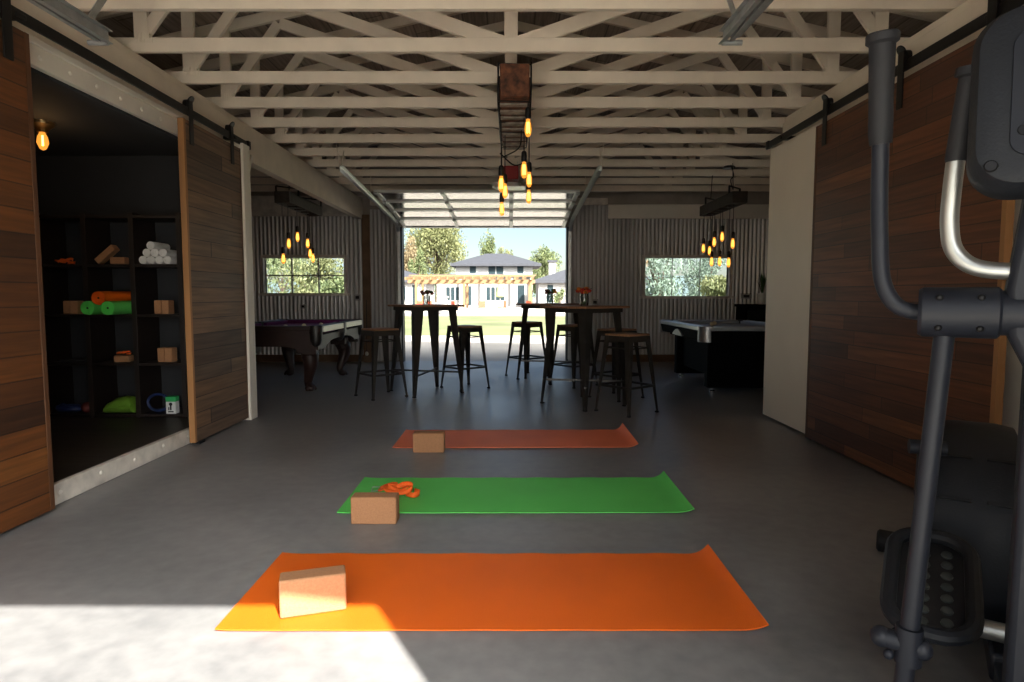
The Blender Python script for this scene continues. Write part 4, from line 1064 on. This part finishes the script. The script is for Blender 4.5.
def win(parent, x0, x1, z0, z1, y, n=1):
    f = MB(); w = .1
    f.box(x0-w, x1+w, y-.06, y+.02, z0-w, z1+w)
    fr = f.build('window', M['housewhite'], parent, smooth=False)
    g = MB(); d = (x1-x0)/n
    for k in range(n): g.box(x0+k*d+.05, x0+(k+1)*d-.05, y-.08, y-.05, z0, z1)
    g.build('pane', M['housewin'], fr, smooth=False)
def hip(b, x0, x1, y0, y1, z0, z1, inset, o=.5):
    cx0, cx1, cy = x0+inset, x1-inset, (y0+y1)/2
    b.add([(x0-o, y0-o, z0), (x1+o, y0-o, z0), (x1+o, y1+o, z0), (x0-o, y1+o, z0), (cx0, cy, z1), (cx1, cy, z1), (x0-o, y0-o, z0-.25), (x1+o, y0-o, z0-.25), (x1+o, y1+o, z0-.25), (x0-o, y1+o, z0-.25)],
          [(0, 1, 5, 4), (1, 2, 5), (2, 3, 4, 5), (3, 0, 4), (0, 6, 7, 1), (1, 7, 8, 2), (2, 8, 9, 3), (3, 9, 6, 0), (6, 9, 8, 7)])
H = thing('main_house', (0, 62, 0), 'two storey white house with grey hipped roof beyond the lawn', 'house')
b = MB().box(-7.4, 2.1, 0, 9, 0, 3.0); b.build('ground_floor_wall', M['housewhite'], H, smooth=False)
MB().box(-5.75, 2.25, 3, 9.5, 3.0, 4.3).build('upper_wall', M['housewhite'], H, smooth=False)
b = MB(); hip(b, -5.75, 2.65, 2.8, 10, 4.35, 5.65, 3.1); b.build('upper_roof', M['houseroof'], H, smooth=False)
b = MB().box(-7.7, 2.4, -.8, 3, 2.95, 3.15); b.build('porch_roof', M['houseroof'], H, smooth=False)
for (a, c, z0, z1, n, y) in [(-4.35, -3.6, 3.35, 4.1, 1, 3), (-2.4, -.75, 3.3, 4.1, 2, 3), (.6, 1.35, 3.35, 4.1, 1, 3),
                             (-6.5, -5.1, .6, 1.9, 3, 0), (-4.6, -3.9, .1, 2.0, 1, 0), (-2.5, -.6, .6, 1.9, 4, 0), (.6, 1.4, .1, 2.1, 1, 0)]:
    win(H, a, c, z0, z1, y, n)
for x in (-7.2, -5.0, -2.9, .1, 2.0): MB().box(x-.12, x+.12, -.6, -.36, 0, 2.95).build('porch_post', M['housewhite'], H, smooth=False)
L1 = thing('left_house', (-13.3, 54, 0), 'low white wing with grey roof left of the main house', 'house')
MB().box(-4, 5.9, 0, 6, 0, 2.5).build('wall', M['housewhite'], L1, smooth=False)
b = MB(); hip(b, -4, 5.9, 0, 6, 2.45, 3.9, 4); b.build('roof', M['houseroof'], L1, smooth=False)
win(L1, 3.6, 4.2, .7, 1.9, 0); win(L1, 4.7, 5.2, .2, 2.0, 0)
R1 = thing('right_house', (6.7, 54, 0), 'low white wing with grey roof right of the main house', 'house')
MB().box(-4.3, 5, 0, 6, 0, 2.4).build('wall', M['housewhite'], R1, smooth=False)
b = MB(); hip(b, -4.3, 5, 0, 6, 2.4, 3.9, 4); b.build('roof', M['houseroof'], R1, smooth=False)
win(R1, -3.6, -3.0, .5, 2.0, 0); win(R1, -1.9, -1.1, .4, 2.1, 0, 2)
c = MB().box(-3.2, -2.55, 3.5, 4.2, 2.4, 4.15).build('chimney', M['housewhite'], R1, smooth=False)
MB().box(-3.32, -2.43, 3.38, 4.32, 4.15, 4.32).build('chimney_cap', M['houseroof'], c, smooth=False)
# pergola
Pg = thing('pergola', (-2.6, 44, 0), 'honey coloured timber pergola in front of the white house', 'pergola')
for x in (-4.1, -.72, 4.0):
    for y in (0, 3.2): MB().box(x-.085, x+.085, y-.085, y+.085, 0, 2.2).build('post', M['pergola'], Pg, smooth=False)
for y in (0, 3.2): MB().box(-4.7, 4.3, y-.06, y+.06, 1.95, 2.2).build('beam', M['pergola'], Pg, smooth=False)
for k in range(16):
    x = -4.6+k*.585; MB().bar((x-.15, -.7, 2.27), (x+.15, 3.9, 2.48), .09, .2, (0, 0, 1)).build('rafter', M['pergola'], Pg, smooth=False)
for y in (.6, 1.7, 2.8): MB().box(-4.7, 4.4, y-.03, y+.03, 2.5, 2.56).build('slat', M['pergola'], Pg, smooth=False)
struct(MB().box(-9, 4.2, 37.2, 37.5, .02, .34).build('trim_13', M['housewhite'], smooth=False), 'low white garden wall')
# patio chairs and pots
def pchair(first=[None]):
    if first[0] is None:
        t = thing('patio_chair', (0, 0, 0), 'x', 'chair', 'orange chairs on the patio')
        t.scale = (.75, .75, .75)
        MB().box(-.28, .28, -.28, .28, .36, .42).build('seat', M['chairseat'], t, smooth=False)
        MB().box(-.28, .28, .24, .32, .42, .95).build('backrest', M['chairseat'], t, smooth=False)
        for sx in (-1, 1):
            for sy in (-1, 1): MB().box(sx*.25-.03, sx*.25+.03, sy*.25-.03, sy*.25+.03, 0, .36).build('leg', M['chairseat'], t, smooth=False)
        first[0] = t; return t
    return copy_tree(first[0])
for i, (x, y, lab) in enumerate([(-5.9, 40, 'orange patio chair farthest left, by the pergola'), (-5.2, 41, 'orange patio chair second from the left'), (-3.6, 40.5, 'orange patio chair left of the pergola centre'), (-1.9, 40.2, 'orange patio chair at the pergola centre'), (-.6, 41, 'orange patio chair right of the pergola centre'), (1.0, 40, 'orange patio chair farthest right')]):
    c = pchair(); c.location = (x, y, .02); c.rotation_euler.z = i*1.1; c['label'] = lab
t = thing('patio_umbrella', (-.9, 52, 0), 'closed lime green patio umbrella before the white house', 'umbrella')
MB().cyl((0, 0, 0), (0, 0, 2.4), .04, n=8).build('pole', M['housewhite'], t)
MB().lathe([(.12, .9), (.38, 1.0), (.3, 1.6), (.06, 2.4)], n=10).build('canopy', M['umbrella'], t)
t = thing('stone_pedestal', (-3.85, 36.2, 0), 'small pale stone pedestal on the patio edge', 'pedestal')
MB().box(-.14, .14, -.14, .14, 0, .95).build('shaft', M['housewhite'], t, smooth=False); MB().box(-.2, .2, -.2, .2, .95, 1.05).build('capstone', M['slab'], t, smooth=False)

def tree(x, y, h, rx, rz, m, n, leaf, lab, cat='tree', name='tree', seed=1, zc=None, lumps=9, base=.10):
    rr = random.Random(seed)
    t = thing(name, (x, y, base-.1), lab, cat)
    zc = h-rz if zc is None else zc
    tr = MB(); tr.tube([(0, 0, 0), (.1, 0, zc*.5), (0, 0, zc)], [h*.025, h*.018, h*.008], 8)
    ls = []
    for k in range(lumps):
        a = rr.uniform(0, 6.28); u = rr.uniform(.2, .75); w = rr.uniform(-.75, .8); s_ = math.sqrt(max(.1, 1-w*w))
        ls.append((Vector((math.cos(a)*u*rx*s_, math.sin(a)*u*rx*s_, zc+w*rz*.8)), rr.uniform(.28, .48)))
        tr.tube([(0, 0, zc*.55), ls[-1][0]], [h*.008, h*.003], 5)
    tr.build('trunk', M['bark'], t)
    b = MB(); vs = []; fs = []
    for i in range(n):
        c, s_ = rr.choice(ls)
        d = Vector((rr.gauss(0, 1), rr.gauss(0, 1), rr.gauss(0, 1))).normalized()*(rr.random()**.6)
        p = c+Vector((d.x*rx*s_, d.y*rx*s_, d.z*rz*s_*1.1))
        if p.z < .3: p.z = .3+rr.random()*.3
        q = Euler((rr.uniform(0, 6.28), rr.uniform(0, 6.28), rr.uniform(0, 6.28))).to_matrix(); l = leaf*rr.uniform(.6, 1.3)
        k = len(vs); vs += [p+q @ Vector(e) for e in ((-l, 0, 0), (0, -l*.45, l*.1), (l, 0, 0), (0, l*.45, l*.1))]; fs.append((k, k+1, k+2, k+3))
    b.add(vs, fs); b.build('crown', m, t, smooth=False)
tree(-10.9, 92, 14.6, 4.9, 7.0, M['leaf_olive'], 15000, .20, 'large olive green tree left behind the white house', seed=3, zc=7.6, lumps=22)
tree(-14.0, 84, 9.4, 1.9, 4.3, M['leaf_tan'], 4200, .17, 'tan thinly leaved tree at the far left of the doorway view', seed=4, zc=4.8, lumps=12)
tree(-12.0, 80, 7.2, 1.5, 3.4, M['leaf_green'], 2800, .16, 'small yellow green tree before the large olive tree', seed=14, zc=3.8, lumps=10)
tree(-3.3, 90, 10.2, 1.7, 4.6, M['leaf_green'], 3600, .17, 'slim green tree rising behind the house ridge', seed=5, zc=5.8, lumps=12)
tree(-.9, 95, 8.7, 1.7, 3.6, M['leaf_olive'], 3000, .17, 'pale small tree behind the middle of the house roof', seed=6, zc=5.2, lumps=12)
tree(4.6, 88, 8.2, 3.0, 4.0, M['leaf_green'], 7000, .17, 'broad green tree behind the right end of the house', seed=7, zc=4.4, lumps=16)
tree(8.4, 76, 5.4, 1.5, 2.4, M['leaf_olive'], 2200, .15, 'small tree at the right beside the chimney', seed=8, zc=2.9, lumps=10)
tree(3.9, 50, 1.9, .7, .9, M['leaf_green'], 700, .10, 'green shrub in front of the right wing', 'shrub', 'shrub', 9, .95)
# hedges/trees seen through the rear windows
k = 0
for (x, y, h, rx, m, nm) in [(-13.6, 37, 4.4, 2.4, 'leaf_green', 'leftmost leafy tree seen through the left window'),
                             (-10.2, 33, 3.5, 1.9, 'leaf_olive', 'middle leafy tree seen through the left window'),
                             (-8.2, 30, 2.4, 1.1, 'leaf_green', 'low shrub seen through the right panes of the left window'),
                             (7.8, 33, 4.8, 2.2, 'leaf_blue', 'leftmost leafy tree seen through the right window'),
                             (12.2, 39, 5.0, 2.3, 'leaf_blue', 'middle leafy tree seen through the right window'),
                             (14.6, 33, 4.6, 2.0, 'leaf_blue', 'rightmost leafy tree seen through the right window'),
                             (9.2, 27, 2.0, 1.7, 'leaf_olive', 'low bush seen through the right window')]:
    k += 1; tree(x, y, h, rx, h*.52, M[m], 3600, .11, nm, seed=20+k, zc=h*.48, lumps=16)
b = MB(); vs = []; fs = []; n = 60
for i in range(n+1):
    x = -260+520*i/n; hh = 9+9*math.exp(-((x+80)/50)**2)+5*math.sin(i*.35)*.6
    vs += [(x, 330, -2), (x, 350, max(2, hh)), (x, 420, -2)]
for i in range(n):
    for q in (0, 1): fs.append((i*3+q, (i+1)*3+q, (i+1)*3+q+1, i*3+q+1))
b.add(vs, fs); struct(b.build('ground_hills', M['hill']), 'distant low hills')

# ------------------------------------------------------------------ light
FILL_GLOW, SKY = 4.8, .050
SUN_EL, AZ = 37.9, math.atan2(.49, .87)
w = bpy.data.worlds.new('sky'); sc.world = w; w.use_nodes = True; nt = w.node_tree
sky = nt.nodes.new('ShaderNodeTexSky'); sky.sky_type = 'NISHITA'; sky.sun_disc = False; sky.sun_elevation = R(SUN_EL)
sky.sun_rotation = math.pi-AZ; sky.air_density = 1.0; sky.dust_density = 1.0; sky.ozone_density = 1.0
bg = nt.nodes['Background']; NN, LL = nt.nodes, nt.links
# added hazy glow on the sun's side of the sky, to brighten the interior
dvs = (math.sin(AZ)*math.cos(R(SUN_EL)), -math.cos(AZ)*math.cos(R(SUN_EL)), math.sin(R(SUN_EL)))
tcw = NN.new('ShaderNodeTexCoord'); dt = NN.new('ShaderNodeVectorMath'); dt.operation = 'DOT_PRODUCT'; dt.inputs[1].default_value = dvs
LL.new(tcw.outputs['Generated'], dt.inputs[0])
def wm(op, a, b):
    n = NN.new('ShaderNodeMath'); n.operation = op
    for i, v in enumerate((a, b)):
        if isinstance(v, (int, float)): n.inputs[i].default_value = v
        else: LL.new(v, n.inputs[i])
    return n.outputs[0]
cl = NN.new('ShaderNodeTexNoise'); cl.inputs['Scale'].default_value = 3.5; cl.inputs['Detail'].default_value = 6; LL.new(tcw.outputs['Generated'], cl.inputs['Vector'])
lobe = wm('MULTIPLY', wm('POWER', wm('MAXIMUM', dt.outputs['Value'], 0.0), 5.0), wm('MULTIPLY', wm('ADD', cl.outputs['Fac'], .5), FILL_GLOW))
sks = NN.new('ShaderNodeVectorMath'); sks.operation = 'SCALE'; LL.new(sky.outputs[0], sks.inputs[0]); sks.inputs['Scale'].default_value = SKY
glow_ = NN.new('ShaderNodeVectorMath'); glow_.operation = 'SCALE'; glow_.inputs[0].default_value = (1, .965, .91); LL.new(lobe, glow_.inputs['Scale'])
ads = NN.new('ShaderNodeVectorMath'); ads.operation = 'ADD'; LL.new(sks.outputs[0], ads.inputs[0]); LL.new(glow_.outputs[0], ads.inputs[1])
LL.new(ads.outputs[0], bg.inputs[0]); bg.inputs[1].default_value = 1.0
sl = bpy.data.lights.new('sun', 'SUN'); sl.energy = 6.2; sl.angle = R(.55); sl.color = (1, .95, .86)
so = bpy.data.objects.new('sun', sl); C.objects.link(so)
dv = Vector((-math.sin(AZ)*math.cos(R(SUN_EL)), math.cos(AZ)*math.cos(R(SUN_EL)), -math.sin(R(SUN_EL))))
so.rotation_euler = dv.to_track_quat('-Z', 'Y').to_euler()

# ------------------------------------------------------------------ camera
cam = bpy.data.cameras.new('camera'); co_ = bpy.data.objects.new('camera', cam); C.objects.link(co_); sc.camera = co_
cam.sensor_width = 36; cam.lens = 620/1024*36; cam.clip_start = .03; cam.clip_end = 1000; cam.shift_x = 1/1024
co_.location = (0, 0, 1.12); co_.rotation_euler = (math.pi/2-math.atan(46/620), 0, 0)
sc.view_settings.view_transform = 'Standard'; sc.view_settings.look = 'None'; sc.view_settings.gamma = 1; sc.view_settings.use_curve_mapping = False
sc.view_settings.exposure = 1.74
sc.cycles.max_bounces = 10; sc.cycles.diffuse_bounces = 8; sc.cycles.transparent_max_bounces = 16; sc.cycles.sample_clamp_indirect = 8
sc.cycles.use_denoising = True
sc.cycles.caustics_reflective = False; sc.cycles.caustics_refractive = False
